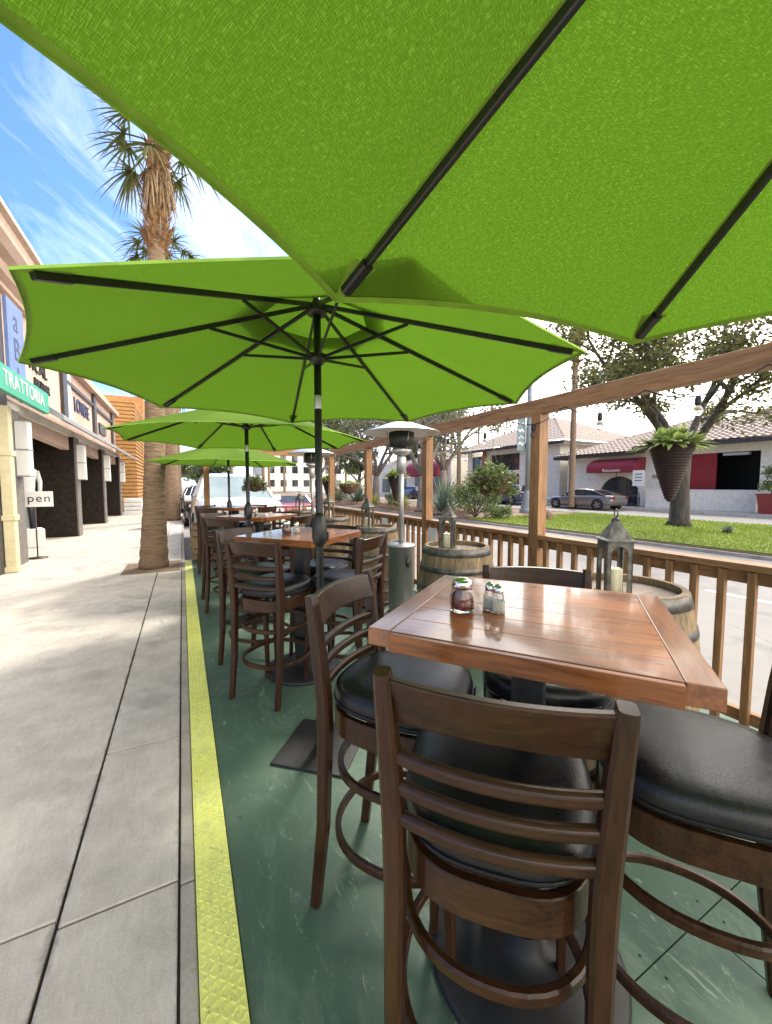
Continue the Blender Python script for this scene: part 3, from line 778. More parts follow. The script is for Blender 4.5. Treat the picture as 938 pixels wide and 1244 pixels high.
# ------------------------------------------------------------------ patio heaters
def make_heater():
    r = empty('patio_heater', cat='patio heater', group='stainless mushroom patio heaters')
    MB().lathe([(.23, 0), (.235, .02), (.235, .05), (.20, .055)], n=36).build('base', 'steel', r)
    hs = MB().lathe([(.138, .055), (.138, .76), (.160, .765), (.160, .785), (.05, .80)], n=36).build('tank_housing', 'steel', r)
    MB().lathe([(.045, 0), (.045, .012), (.02, .02)], c=(0, 0, 0), n=20, mat=Matrix.Translation((-.09, -.138, .62)).to_3x3() @ Matrix.Rotation(R(90), 3, 'X')).build('knob', 'black_metal', hs, loc=(-.075, -.128, .60))
    MB().lathe([(.028, .79), (.028, 1.72)], n=20).build('pole', 'steel', r)
    MB().lathe([(.028, 1.55), (.050, 1.56), (.052, 1.72), (.040, 1.74)], n=20).build('pole_sleeve', 'steel', r)
    MB().lathe([(.04, 1.74), (.085, 1.76), (.115, 1.80), (.06, 1.82)], n=24).build('burner_cup', 'steel', r)
    MB().lathe([(.105, 1.83), (.135, 1.84), (.135, 1.985), (.105, 1.995)], n=30).build('burner_screen', 'dark_mesh', r)
    for k in range(3):
        a = k*2*PI/3; MB().tube([(.11*math.cos(a), .11*math.sin(a), 1.80), (.16*math.cos(a), .16*math.sin(a), 2.0)], .005, 6).build('strut', 'steel', r)
    MB().lathe([(.0, 2.10), (.12, 2.085), (.405, 1.985), (.415, 1.978), (.405, 1.980), (.12, 2.075), (.0, 2.088)], n=48, cap=False).build('reflector', 'steel', r)
    return r
HT = make_heater()
place(HT, True, (2.10, 3.72, 0), R(30), 'large stainless patio heater standing beside the second barrel')
place(HT, False, (2.05, 6.85, 0), R(10), 'smaller-looking patio heater farther back behind the umbrella pole')

# ------------------------------------------------------------------ timber railing with beam
FX = 2.80
posts = [-1.08, .70, 2.50, 4.28, 6.10, 7.95]
r = empty('timber_railing', (FX, 0, 0), 0, 'brown timber railing along the street side with tall posts and a top beam', 'railing')
for y in posts: MB().ext((-.052, y-.052, -.12), (.052, y+.052, 2.039)).build('post', 'fence_z', r, bevel=.004)
MB().ext((-.045, -1.3, 2.042), (.045, 8.42, 2.168)).build('top_beam', 'fence', r, bevel=.005)
for y0, y1 in zip(posts, posts[1:]+[8.40]):
    MB().ext((-.062, y0+.055, .952), (.062, y1-.055, .990)).build('hand_rail', 'fence', r, bevel=.004)
    MB().ext((-.019, y0+.055, .875), (.019, y1-.055, .949)).build('upper_rail', 'fence', r, bevel=.003)
    MB().ext((-.019, y0+.055, .08), (.019, y1-.055, .15)).build('lower_rail', 'fence', r, bevel=.003)
    n = max(1, round((y1-y0-.1)/.131))
    for k in range(1, n):
        y = y0+(y1-y0)*k/n
        MB().ext((-.058, y-.019, .03), (-.0205, y+.019, .946)).build('baluster', 'fence_z', r, bevel=.003)
r2 = empty('timber_railing', (0, DY1-.04, 0), 0, 'short timber railing closing the far end of the deck before the white car', 'railing')
for x in (.42, 1.55): MB().ext((x-.05, -.05, -.12), (x+.05, .05, 2.045 if x < 1 else .95)).build('post', 'fence_z', r2, bevel=.004)
MB().ext((.36, -.05, 2.048), (2.74, .05, 2.19)).build('top_beam', 'fence_x', r2, bevel=.005)
MB().ext((.475, -.06, .952), (2.735, .06, .990)).build('hand_rail', 'fence_x', r2, bevel=.004)
MB().ext((.475, -.019, .08), (2.74, .019, .15)).build('lower_rail', 'fence_x', r2)
for k in range(1, 17):
    x = .42+2.35*k/17
    MB().ext((x-.019, -.058, .03), (x+.019, -.0205, .946)).build('baluster', 'fence_z', r2, bevel=.003)
# string lights under the beam
r = empty('string_lights', (FX-.066, 0, 2.03), 0, 'black string of bulbs sagging below the long railing beam', 'string lights')
pts = []; yb = [-.9+.62*k for k in range(15)]
for y0, y1 in zip(yb, yb[1:]):
    for k in range(6): u = k/6; pts.append((0, y0+(y1-y0)*u, .02-.10*4*u*(1-u)))
MB().tube(pts, .004, 6, up=(1, 0, 0)).build('cable', 'cable', r)
for y0, y1 in zip(yb, yb[1:]):
    y = (y0+y1)/2
    s_ = MB().lathe([(.012, -.135), (.017, -.13), (.017, -.09), (.008, -.08)], c=(0, y, 0), n=10).build('socket', 'cable', r)
    MB().lathe([(.0, -.205), (.018, -.195), (.028, -.172), (.022, -.15), (.012, -.136)], c=(0, y, 0), n=12, cap=False).build('bulb', 'bulb', s_)
o = MB().box((0, 0, 0), (.006, .19, .26)).build('notice', 'white_paint', None, (FX-.07, 5.35, .80))
tag(o, 'blank white notice fixed to the railing balusters beyond the second table', 'notice')
o = MB().box((0, 0, 0), (.006, .17, .24)).build('notice', 'white_paint', None, (FX-.07, 4.05, .78))
tag(o, 'small white notice on the railing behind the heater pole', 'notice')

# ------------------------------------------------------------------ vegetation helpers
def leaf(b, p, size, asp=.45, dirv=None):
    d = dirv or Vector((rnd.gauss(0, 1), rnd.gauss(0, 1), rnd.gauss(0, .7))).normalized()
    s_ = d.cross(Vector((rnd.gauss(0, 1), rnd.gauss(0, 1), rnd.gauss(0, 1)))).normalized()*size*asp*.5
    e = p+d*size; m_ = p+d*size*.5
    o = len(b.v); b.v += [tuple(p), tuple(m_+s_), tuple(e), tuple(m_-s_)]; b.f.append((o, o+1, o+2, o+3)); b.sm.append(False)
def clump(b, c, rad, n, size, flat=.75):
    c = Vector(c)
    for i in range(n):
        v = Vector((rnd.gauss(0, 1), rnd.gauss(0, 1), rnd.gauss(0, 1))).normalized()*rad*rnd.random()**.45
        v.z *= flat; leaf(b, c+v, size*rnd.uniform(.6, 1.3))
def blade(b, p, d, length, w, droop=.3, n=4):
    """long arching blade"""
    p = Vector(p); d = Vector(d).normalized(); side = d.cross(Vector((0, 0, 1)))
    if side.length < .05: side = Vector((1, 0, 0))
    side.normalize(); o = len(b.v)
    for k in range(n+1):
        f = k/n; q = p+d*length*f+Vector((0, 0, -droop*length*f*f)); ww = w*(1-f)**.7*.5+.0004
        b.v += [tuple(q-side*ww), tuple(q+side*ww)]
    for k in range(n): b.f.append((o+2*k, o+2*k+1, o+2*k+3, o+2*k+2)); b.sm.append(False)

# hanging baskets
def hbasket(kind, x, y, zt_, label, drop=None):
    r = empty('hanging_basket', (x, y, zt_), rnd.uniform(0, 6), label, 'hanging plant', 'hanging wicker planters on the railing beam')
    top = 2.05-zt_
    b = MB()
    if kind == 'cone':
        prof = [(.008, -.385), (.02, -.37)]
        for k in range(20):
            f = (k+1)/20; prof += [(.02+.105*f**.9+.0022, -.37+.35*(f-.025)), (.02+.105*f**.9-.0005, -.37+.35*f)]
        prof += [(.130, -.018), (.132, .004), (.118, .004), (.112, -.03)]
        b.lathe(prof, n=28, smooth=False, cap=False).build('basket', 'wicker', r); R0 = .12
        lf, n, sz = 'leaf_lime', 210, .115
    else:
        R0 = .19; prof = []
        for k in range(12):
            a = PI/2*(k/11); prof += [(R0*math.sin(a)+.01, -.19*math.cos(a)), (R0*math.sin(a)+.004, -.19*math.cos(a)+.008)]
        b.lathe(prof, n=28, smooth=False, cap=False).build('basket', 'wicker_tan', r)
        lf, n, sz = ('leaf_bush', 340, .09) if kind == 'ball' else ('leaf_lime', 220, .11)
    p = MB()
    for i in range(n):
        a = rnd.uniform(0, 2*PI); q = R0*math.sqrt(rnd.random())*.95
        el = rnd.uniform(.25, 1.4) if q < R0*.7 else rnd.uniform(.0, .9)
        d = Vector((math.cos(a)*math.cos(el), math.sin(a)*math.cos(el), math.sin(el)))
        blade(p, (q*math.cos(a), q*math.sin(a), -.02), d, sz*rnd.uniform(.7, 1.5), .05 if kind == 'cone' else .028, .35, 3)
    if kind == 'cone':
        for i in range(11):
            a = rnd.uniform(0, 6.28); q = rnd.uniform(.0, .09); cx_, cy_ = q*math.cos(a), q*math.sin(a); hz = rnd.uniform(.0, .05)
            for j in range(16):
                a2 = rnd.uniform(0, 6.28); e2 = rnd.uniform(.2, 1.45)
                blade(p, (cx_, cy_, hz), (math.cos(a2)*math.cos(e2), math.sin(a2)*math.cos(e2), math.sin(e2)), rnd.uniform(.05, .095), .045, .15, 3)
    if kind == 'ball': 
        clump(p, (0, 0, .03), .18, 600, .06)
        for i in range(26):
            a = rnd.uniform(0, 6.28); clump(p, (.20*math.cos(a), .20*math.sin(a), rnd.uniform(-.16, .02)), .05, 26, .05)
    p.build('plant', lf, r, recalc=False)
    w = MB()
    for k in range(3):
        a = 2*PI*k/3; w.tube([(R0*math.cos(a), R0*math.sin(a), 0), (0, 0, min(.30, top-.02)), ], .0016, 5)
    w.tube([(0, 0, min(.30, top-.02)), (0, 0, top)], .002, 5)
    w.build('hanger', 'cable', r)
hbasket('cone', FX, 1.435, 1.70, 'dark cone-shaped wicker basket with lime succulents hanging at the right')
hbasket('ball', FX, 3.08, 1.50, 'round brown basket of bushy foliage hanging in the second bay before the shrubs')
hbasket('cone', FX, 5.12, 1.58, 'dark cone basket hanging just left of the heater pole')
hbasket('bowl', FX, 6.95, 1.45, 'shallow brown bowl basket with arching lime leaves, left of the timber post')
hbasket('cone', FX, 8.2, 1.55, 'cone basket hanging at the far corner of the deck')
hbasket('ball', 1.32, DY1-.04, 1.48, 'round basket hanging from the end beam in front of the white car')

# palms ---------------------------------------------------------------
def palm(x, y, h, r0, r1, crown_r, label, group, skirt=True, seed=1, nfr=26, boots=1.1, z0=0., lean=0., leaf_n=15, name='palm_tree', cat='palm tree'):
    q = random.Random(seed)
    r = empty(name, (x, y, z0), q.uniform(0, 6), label, cat, group)
    if lean: r.rotation_euler = (0, lean, 0)
    prof = []; n = int(h*11)
    for k in range(n+1):
        f = k/n; rr = r1+(r0-r1)*(math.exp(-f*7)*.65+.35*(1-f)); prof.append((rr*(1+q.uniform(-.015, .015)+(.022 if k % 2 else -.022)), h*f+q.uniform(-.015, .015)*(0 < k < n)))
    MB().lathe(prof, n=18).build('trunk', 'palm_trunk', r)
    if boots:
        b = MB(); nb = int(170*boots)
        for i in range(nb):
            z = h-boots*q.random(); a = q.uniform(0, 2*PI); d = Vector((math.cos(a)*.6, math.sin(a)*.6, q.uniform(.4, 1)))
            blade(b, (r1*.95*math.cos(a), r1*.95*math.sin(a), z), d, q.uniform(.12, .28), .12, -.1, 2)
        b.build('boots', 'palm_boot', r, recalc=False)
    def frond(b, a, el, L_, droop, dead=False):
        dirh = Vector((math.cos(a), math.sin(a), 0))
        p = Vector((0, 0, h+.05)); pet = L_*.48; pts = []
        d = dirh*math.cos(el)+Vector((0, 0, math.sin(el)))
        for k in range(5):
            f = k/4; pts.append(p+d*pet*f+Vector((0, 0, -droop*pet*f*f*.5)))
        b.tube(pts, .014, 4)
        tip = pts[-1]; ax = (pts[-1]-pts[-2]).normalized()
        side = ax.cross(Vector((0, 0, 1)))
        if side.length < .05: side = Vector((1, 0, 0))
        side.normalize(); upv = side.cross(ax)
        for j in range(leaf_n):
            u = (j/(leaf_n-1)-.5)*2; ang = u*R(100 if not dead else 50)
            dd = ax*math.cos(ang)+side*math.sin(ang)+upv*.18*q.uniform(-1, 1)
            blade(b, tip, dd, L_*.56*(1-.25*abs(u))*q.uniform(.8, 1.1), .055*L_*.75, droop*q.uniform(.5, 1.3)+(.6 if dead else 0), 4)
    b = MB()
    for i in range(nfr):
        f = i/nfr; el = R(78)-f*R(128)+q.uniform(-.15, .15)
        frond(b, i*2.4+q.uniform(-.3, .3), el, crown_r*q.uniform(.85, 1.15), .45)
    b.build('crown', 'palm_leaf', r, recalc=False)
    if skirt:
        b = MB()
        for i in range(26): frond(b, i*2.4+q.uniform(-.3, .3), R(q.uniform(-88, -62)), crown_r*q.uniform(.6, .95), .2, True)
        b.build('dead_skirt', 'palm_dead', r, recalc=False)
    return r
g1 = 'palms along the left sidewalk'
palm(-.48, 7.90, 7.0, .235, .118, 1.05, 'nearest tall fan palm growing from the square bed in the sidewalk', g1, seed=3, boots=1.7, nfr=18, lean=R(2.3))
palm(-.38, 18.45, 10.5, .30, .2, 1.8, 'second fan palm along the sidewalk behind the first trunk', g1, seed=5)
palm(-.42, 24.5, 9.5, .32, .22, 1.8, 'third palm trunk along the sidewalk, right of the second', g1, seed=8)
palm(-.3, 31.5, 10, .32, .22, 1.9, 'fourth palm down the sidewalk near the parked dark cars', g1, seed=9)
palm(-1.9, 36., 8.6, .38, .25, 1.9, 'pale trunked palm set back towards the left buildings', g1, seed=10)
palm(-.4, 42., 10, .4, .26, 1.9, 'farthest palm of the sidewalk row', g1, seed=11)

# broad trees -----------------------------------------------------------
def tree(x, y, label, bark, leafm, h=6.5, r0=.30, spread=3.4, seed=1, nleaf=95, lsize=.16, fork=2.6, nb=5, group=None, z0=-.05, name='shade_tree', dens=1., crad=.62, tilt=(.30, .75)):
    q = random.Random(seed); global rnd
    old = rnd; rnd = q
    r = empty(name, (x, y, z0), 0, label, 'tree', group)
    t_ = MB(); lf = MB()
    pts = [(0, 0, 0), (.02, .0, .25), (.05, .03, fork*.5), (.10, .02, fork)]
    t_.tube(pts, r0, 12, scales=[1.45, 1.05, .92, .82])
    base = Vector(pts[-1])
    def grow(p, d, L_, rad, lvl):
        n = 4; path = [p]; cur = p.copy(); dd = d.copy()
        for k in range(n):
            dd = (dd+Vector((q.gauss(0, .16), q.gauss(0, .16), q.gauss(.02, .10)))).normalized(); cur = cur+dd*L_/n; path.append(cur.copy())
        t_.tube(path, rad, 7 if lvl < 2 else 5, scales=[1, .88, .76, .64, .5])
        if lvl >= 2:
            for k in range(2, 5):
                if q.random() < dens: clump(lf, path[k]+Vector((q.gauss(0, .2), q.gauss(0, .2), q.gauss(0, .15))), crad*q.uniform(.6, 1.2), int(nleaf*q.uniform(.5, 1.3)), lsize)
            return
        m_ = 3
        if lvl == 1:
            for k in (3, 4): clump(lf, path[k]+Vector((q.gauss(0, .25), q.gauss(0, .25), q.gauss(0, .2))), crad*q.uniform(.7, 1.2), int(nleaf*dens*.8), lsize)
        for k in range(m_):
            a = q.uniform(0, 2*PI); sp = Vector((math.cos(a), math.sin(a), q.uniform(-.25, .5)))
            grow(path[2+k % 3], (dd*.65+sp*.75).normalized(), L_*q.uniform(.55, .8), rad*.5, lvl+1)
    for k in range(nb):
        a = 2*PI*k/nb+q.uniform(-.3, .3); tl_ = q.uniform(*tilt)
        grow(base, Vector((math.cos(a)*tl_, math.sin(a)*tl_, 1)).normalized(), (h-fork)*q.uniform(.5, .72), r0*.52, 0)
    t_.build('trunk', bark, r); lf.build('crown', leafm, r, recalc=False)
    rnd = old; return r
tree(15.7, 7.7, 'dark trunked evergreen tree on the lawn behind the cone basket', 'bark_dark', 'leaf_oak', h=7.6, r0=.30, seed=12, nleaf=150, lsize=.175, fork=2.5, nb=4, crad=.78, dens=.85)
tree(12.0, 18.9, 'grey trunked olive-like tree between the heater and the timber post', 'bark_grey', 'leaf_olive', h=7.2, r0=.30, seed=22, nleaf=60, lsize=.18, dens=.7, fork=2.0, nb=5, tilt=(.5, 1.1), crad=.85)
gt = 'sparse trees along the median'
tree(13.0, 27, 'grey leafed tree farther along the median behind the second heater', 'bark_grey', 'leaf_olive', h=8., r0=.3, seed=31, nleaf=70, lsize=.26, fork=2.2, nb=5, group=gt)
tree(12.5, 35, 'thin crowned tree along the median above the far posts', 'bark_grey', 'leaf_olive', h=9., r0=.3, seed=33, nleaf=60, lsize=.3, fork=2.5, nb=5, group=gt)
tree(14.5, 46, 'distant median tree near the end beam', 'bark_grey', 'leaf_far', h=10., r0=.35, seed=35, nleaf=60, lsize=.36, fork=2.5, nb=5, group=gt, crad=1.0)
tree(17.0, 24, 'olive-like tree standing behind the grey trunked tree', 'bark_grey', 'leaf_olive', h=8.2, r0=.3, seed=37, nleaf=70, lsize=.26, fork=2.6, nb=5, group=gt, crad=.8)

# shrubs ----------------------------------------------------------------
def bush(x, y, rx, h, label, leafm, n=26, size=.12, per=90, seed=1, name='shrub', cat='shrub', group=None, z0=-.03):
    global rnd
    old = rnd; rnd = random.Random(seed)
    r = empty(name, (x, y, z0), 0, label, cat, group); b = MB(); s_ = MB()
    for i in range(n):
        a = rnd.uniform(0, 2*PI); q = rx*math.sqrt(rnd.random())*.85; z = h*(.15+.72*rnd.random()*(1-.4*q/rx))
        c = Vector((q*math.cos(a), q*math.sin(a), z)); clump(b, c, rx*.34, per, size)
        s_.tube([(0, 0, 0), tuple(c*.5+Vector((0, 0, .05))), tuple(c)], .012, 4)
    b.build('foliage', leafm, r, recalc=False); s_.build('stems', 'bark_dark', r); rnd = old; return r
def spiky(x, y, h, label, leafm='leaf_agave', n=70, w=.09, seed=1, name='agave', cat='plant', group=None, droop=.15, z0=-.03):
    q = random.Random(seed); r = empty(name, (x, y, z0), 0, label, cat, group); b = MB()
    for i in range(n):
        a = q.uniform(0, 2*PI); el = q.uniform(.15, 1.45)
        blade(b, (.05*math.cos(a), .05*math.sin(a), .05), (math.cos(a)*math.cos(el), math.sin(a)*math.cos(el), math.sin(el)), h*q.uniform(.7, 1.1), w, droop, 4)
    b.build('leaves', leafm, r, recalc=False)
    MB().lathe([(.10, 0), (.13, .05), (.06, .14)], n=12).build('stem', 'bark_dark', r); return r
bush(11.9, 14.2, 1.15, 2.5, 'large rounded shrub at the near end of the planting bed by the lawn', 'leaf_bush', 34, .13, 110, 3)
bush(12.2, 13.2, .75, .9, 'low pale shrub in front of the large rounded one', 'leaf_bush', 18, .11, 90, 5)
spiky(11.9, 16.6, 2.3, 'tall blue-green spiky agave left of the large shrub', n=110, w=.14, seed=4)
spiky(12.0, 21.0, 1.9, 'arching yellow-green grass clump beside the timber post in the third bay', 'leaf_yellow', 140, .05, 6, 'grass_clump', droop=.55)
spiky(11.9, 25.0, 1.9, 'yellow-green arching clump beyond the bowl basket', 'leaf_yellow', 140, .05, 7, 'grass_clump', droop=.55)
spiky(12.6, 29.5, 2.6, 'large grey-green spiky plant in the planting bed farther away', n=120, w=.14, seed=9)
bush(12.6, 23.0, .8, 1.2, 'green shrub between the two yellow grass clumps', 'leaf_bush', 20, .13, 90, 11)
bush(12.2, 32.5, 1.2, 1.6, 'wide dull green shrub at the far end of the bed', 'leaf_olive', 22, .16, 90, 12)
b = MB(); rnd2 = random.Random(4)
for i in range(420):
    y = rnd2.uniform(13.6, 36); x = rnd2.uniform(11.15, 12.6)
    if y < 15 and x > 12.2: x += .6
    c = Vector((x, y, .06)); k = rnd2.uniform(.10, .2)
    for j in range(22):
        v = Vector((rnd2.gauss(0, 1), rnd2.gauss(0, 1), abs(rnd2.gauss(0, 1)))).normalized()*k*rnd2.uniform(.6, 1.)
        leaf(b, c+v, .07)
tag(b.build('flower_bed', 'flower', recalc=False), 'bed of low pink and brown flowers edging the median', 'flowers', kind='stuff')
o = spiky(14.6, 5.85, .34, 'small grey tuft on the lawn right of the dark tree trunk', n=40, w=.05, seed=15, name='grass_tuft')
bush(13.7, 12.1, .5, .5, 'low pinkish flowering mound beside the lamp post', 'flower', 12, .08, 90, 21, name='flower_mound', cat='flowers')

# ------------------------------------------------------------------ lamp post with banner
r = empty('street_lamp', (16.7, 15.6, -.03), 0, 'tall pale grey street lamp with banner standing on the lawn', 'street lamp')
MB().lathe([(.42, 0), (.42, .16), (.36, .22), (.30, .55), (.26, .9), (.20, 1.05), (.16, 1.2)], n=16, smooth=False).build('base', 'lamp_metal', r)
MB().lathe([(.165, 1.2), (.15, 4.0), (.11, 8.8)], n=14).build('pole', 'lamp_metal', r)
MB().tube([(0, 0, 8.6), (-.6, .2, 9.0), (-1.6, .5, 9.1)], .05, 8).build('arm', 'lamp_metal', r)
MB().box((-1.8, .56, 9.05), (.7, .3, .14)).build('lamp_head', 'lamp_metal', r, bevel=.03)
bn = MB().box((-.16-.30, .12, 4.35), (.58, .02, 2.0), None).build('banner', 'banner', r)
for k, z in enumerate((5.1, 4.75, 4.4, 4.05, 3.7)):
    p = [(-.66+.40*j/8, .105, z+.07*math.sin(j*1.1+k*1.3)) for j in range(9)]
    MB().bar(p, .008, .05 if k % 2 else .09, up=(0, 0, 1)).build('banner_motif', 'letter_white', bn)
for z in (3.3, 5.4): MB().tube([(0, 0, z), (-.78, .13, z)], .018, 6).build('banner_arm', 'lamp_metal', r)
MB().lathe([(.06, 5.15), (.17, 5.2), (.2, 5.5), (.12, 5.62)], c=(-.0, -.24, 0), n=12).build('speaker', 'frame_dark', r)

# ------------------------------------------------------------------ far side buildings
def tiled(b, y0, y1, x0, z0, x1, z1, hip0, hip1, wave=.34, course=.42):
    """corrugated tile slope rising from (x0,z0) to (x1,z1); its ends run in by hip0/hip1"""
    L_ = math.hypot(x1-x0, z1-z0); nv = max(2, int(L_/course)); nu = int((y1-y0)/wave*6); vs = []
    nx, nz = -(z1-z0)/L_, (x1-x0)/L_
    for i in range(nv*2):
        f = (i//2+(i % 2))/nv; lift = .045 if i % 2 == 0 else .0
        lo, hi = y0+hip0*f, y1-hip1*f
        for j in range(nu+1):
            y = y0+(y1-y0)*j/nu; yc = min(max(y, lo), hi); hgt = .07*abs(math.sin(PI*(y-y0)/wave))+lift
            vs.append((x0+(x1-x0)*f+nx*hgt, yc, z0+(z1-z0)*f+nz*hgt))
    m = nu+1; b.add(vs, [(i*m+j, i*m+j+1, (i+1)*m+j+1, (i+1)*m+j) for i in range(nv*2-1) for j in range(nu)], False)
def tiled_end(b, x0, x1, y0, z0, y1, z1, h0, h1, wave=.34, course=.42):
    c = MB(); tiled(c, x0, x1, 0, z0, abs(y1-y0), z1, h0, h1, wave, course); s_ = 1 if y1 > y0 else -1
    b.add([(v[1], y0+s_*v[0], v[2]) for v in c.v], c.f, False)

def arch_wall(b, xw, th, y0, y1, z0, z1, yc, r_, zs):
    """wall piece in the plane x=xw with an arched opening"""
    inn = [(yc-r_, z0)]+[(yc-r_*math.cos(PI*k/16), zs+r_*math.sin(PI*k/16)) for k in range(17)]+[(yc+r_, z0)]
    out = [(y0, z0)]
    for k in range(17):
        f = k/16
        if f < .3: out.append((y0, zs+(z1-zs)*f/.3))
        elif f > .7: out.append((y1, zs+(z1-zs)*(1-f)/.3))
        else: out.append((y0+(y1-y0)*(f-.3)/.4, z1))
    out.append((y1, z0)); n = len(inn); vs = []
    for x in (xw, xw+th): vs += [(x, *p) for p in inn]+[(x, *p) for p in out]
    fs = []
    for j in range(n-1): fs += [(j, j+1, n+j+1, n+j), (2*n+j, 3*n+j, 3*n+j+1, 2*n+j+1), (j, 2*n+j, 2*n+j+1, j+1), (n+j, n+j+1, 3*n+j+1, 3*n+j)]
    b.add(vs, fs)

XF = 28.0
r = empty('restaurant_building', (0, 0, 0), 0, 'low white restaurant with pale tile roof, burgundy awning and dark open window', 'building')
b = MB()
b.ext((XF, 9.9, 0), (XF+.3, 13.5, 1.1)); b.ext((XF, 9.9, 3.35), (XF+.3, 13.5, 4.0))
b.ext((XF, 0., 0), (XF+.3, 9.9, 4.0)); b.ext((XF, 13.5, 0), (XF+.3, 15.4, 4.0))
arch_wall(b, XF, .3, 15.4, 20.2, 0, 4.0, 17.75, 1.55, .55)
b.ext((XF, 20.2, 0), (XF+.3, 22.0, 4.0)); b.ext((XF+.3, 21.7, 0), (XF+12, 22.0, 4.0)); b.ext((XF+.3, 0, 0), (XF+12, .3, 4.0))
b.build('wall', 'block_white', r)
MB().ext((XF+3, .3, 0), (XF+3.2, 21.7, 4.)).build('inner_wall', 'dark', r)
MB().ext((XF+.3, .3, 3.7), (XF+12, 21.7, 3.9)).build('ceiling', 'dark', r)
MB().ext((XF+.12, 11.95, 1.1), (XF+.2, 13.5, 3.35)).build('red_shutter', 'red_panel', r)
MB().ext((XF-.02, 10.4, 3.15), (XF+.28, 11.6, 3.3)).build('wall_heater', 'steel', r)
b = MB()
for y in (16.2, 17.25, 18.25, 19.3): b.ext((XF+.14, y-.03, 0), (XF+.2, y+.03, 2.1 if 16.5 < y < 19 else 1.1))
b.ext((XF+.14, 16.3, 1.05), (XF+.2, 19.2, 1.11)); b.build('door_frame', 'frame_dark', r)
MB().ext((XF+.165, 16.2, .02), (XF+.175, 19.3, 2.1)).build('door_glass', 'window', r)
b = MB(); tiled(b, 13.6, 22.8, XF-.9, 3.72, XF+6.2, 6.3, .4, 7.0); tiled_end(b, XF-.9, XF+13, 22.8, 3.72, 15.9, 6.3, 7.0, 7.0)
b.build('roof', 'tile', r, recalc=False)
b = MB(); tiled(b, -1, 16.2, XF-1.3, 3.95, XF+7.4, 7.1, 0, 6.5); tiled_end(b, XF-1.3, XF+16, 16.2, 3.95, 9.8, 7.1, 8.7, 8.7)
b.build('roof', 'tile', r, recalc=False)
b = MB(); b.ext((XF-.86, 16.25, 3.5), (XF-.74, 22.75, 3.72)); b.ext((XF-1.26, -1, 3.72), (XF-1.12, 16.15, 3.95)); b.ext((XF-.86, 22.6, 3.5), (XF+12, 22.75, 3.72))
b.ext((XF-1.26, 16.0, 3.72), (XF-.7, 16.15, 3.95)); b.build('fascia', 'frame_dark', r)
b = MB(); b.ext((XF-1.12, -1, 3.88), (XF, 16.0, 3.93)); b.ext((XF-.74, 16.0, 3.64), (XF, 22.6, 3.70)); b.build('soffit', 'frame_dark', r)
# barrel awning
prof = [(XF-.005, 2.35), (XF-1.3, 2.35)]+[(XF-1.3*math.cos(R(10*k)), 2.62+.72*math.sin(R(10*k))) for k in range(10)]
aw = MB().prism([(p[0], p[1]) for p in prof], 'y', 15.9, 19.4).build('awning', 'burgundy', r)
text_mesh('Ristorante', .30, 'letter_white', 'awning_lettering', aw, face_mx((XF-1.305, 17.5, 2.48)), .004)
text_mesh('RISTORANTE', .32, 'letter_black', 'wall_lettering', r, face_mx((XF-.012, 14.5, 2.0)), .01)
MB().ext((XF-.012, 17.9, 1.75), (XF-.002, 17.95, 2.34)).build('awning_pole', 'frame_dark', r)
# patio wall of white block with courses
b = MB(); z = 0.
while z < 1.1:
    o_ = .2 if int(round(z/.2)) % 2 else 0
    y = 9.6+o_-.4
    while y < 15.2:
        a0 = max(y+.006, 9.6); a1 = min(y+.394, 15.2)
        if a1-a0 > .05: b.ext((26.9, a0, z+.005), (27.1, a1, min(z+.195, 1.13)))
        y += .4
    z += .2
b.ext((26.92, 9.62, 0), (27.08, 15.18, 1.1))
wl = b.build('patio_wall', 'block_white'); tag(wl, 'low white block wall in front of the dark open window', 'wall')
MB().ext((26.87, 9.55, 1.135), (27.13, 15.25, 1.19)).build('coping', 'white_paint', wl)

r = empty('tiled_roof_building', (0, 0, 0), 0, 'second white building with large hipped tile roof behind the lamp post', 'building')
b = MB(); b.ext((XF+1, 23.6, 0), (XF+1.3, 28.2, 5.1)); b.ext((XF+1, 28.2, 0), (XF+1.3, 32.3, .5)); b.ext((XF+1, 28.2, 2.55), (XF+1.3, 32.3, 2.95)); b.ext((XF+1, 28.2, 4.6), (XF+1.3, 32.3, 5.1))
b.ext((XF+1, 32.3, 0), (XF+1.3, 33, 5.1)); b.ext((XF+1.3, 23.6, 0), (XF+15, 23.9, 5.1)); b.ext((XF+1.3, 35.7, 0), (XF+15, 36, 5.1)); b.ext((XF+1, 35.3, 0), (XF+1.3, 36, 5.1))
b.build('wall', 'stucco_white', r)
MB().ext((XF+1.2, 28.2, .5), (XF+1.25, 35.3, 4.6)).build('window', 'window', r)
MB().ext((XF+.97, 25.6, 1.0), (XF+1.0, 27.1, 3.0)).build('window', 'window', r)
MB().ext((XF+.94, 25.7, 1.7), (XF+.965, 27.0, 2.9)).build('window_blind', 'window_pale', r)
MB().ext((XF+.9, 25.45, 3.02), (XF+1.0, 27.25, 3.12)).build('window_head', 'white_paint', r)
b = MB()
for y in (29.2, 30.2, 31.2, 33.1, 34.2): b.ext((XF+1.14, y-.05, .5), (XF+1.2, y+.05, 4.6))
b.build('mullions', 'frame_dark', r)
MB().ext((XF+.94, 33.2, 1.2), (XF+1.1, 33.9, 4.2)).build('pale_panel', 'window_pale', r)
MB().ext((XF+.6, 32.9, 0), (XF+1.0, 33.1, 5.1)).build('pier', 'red_brick', r)
b = MB(); tiled(b, 22.4, 37.2, XF, 5.2, XF+7.4, 8.6, 7.2, 7.2, .4, .5); tiled_end(b, XF, XF+15, 22.4, 5.2, 29.7, 8.6, 7.3, 7.3, .4, .5); b.build('roof', 'tile', r, recalc=False)
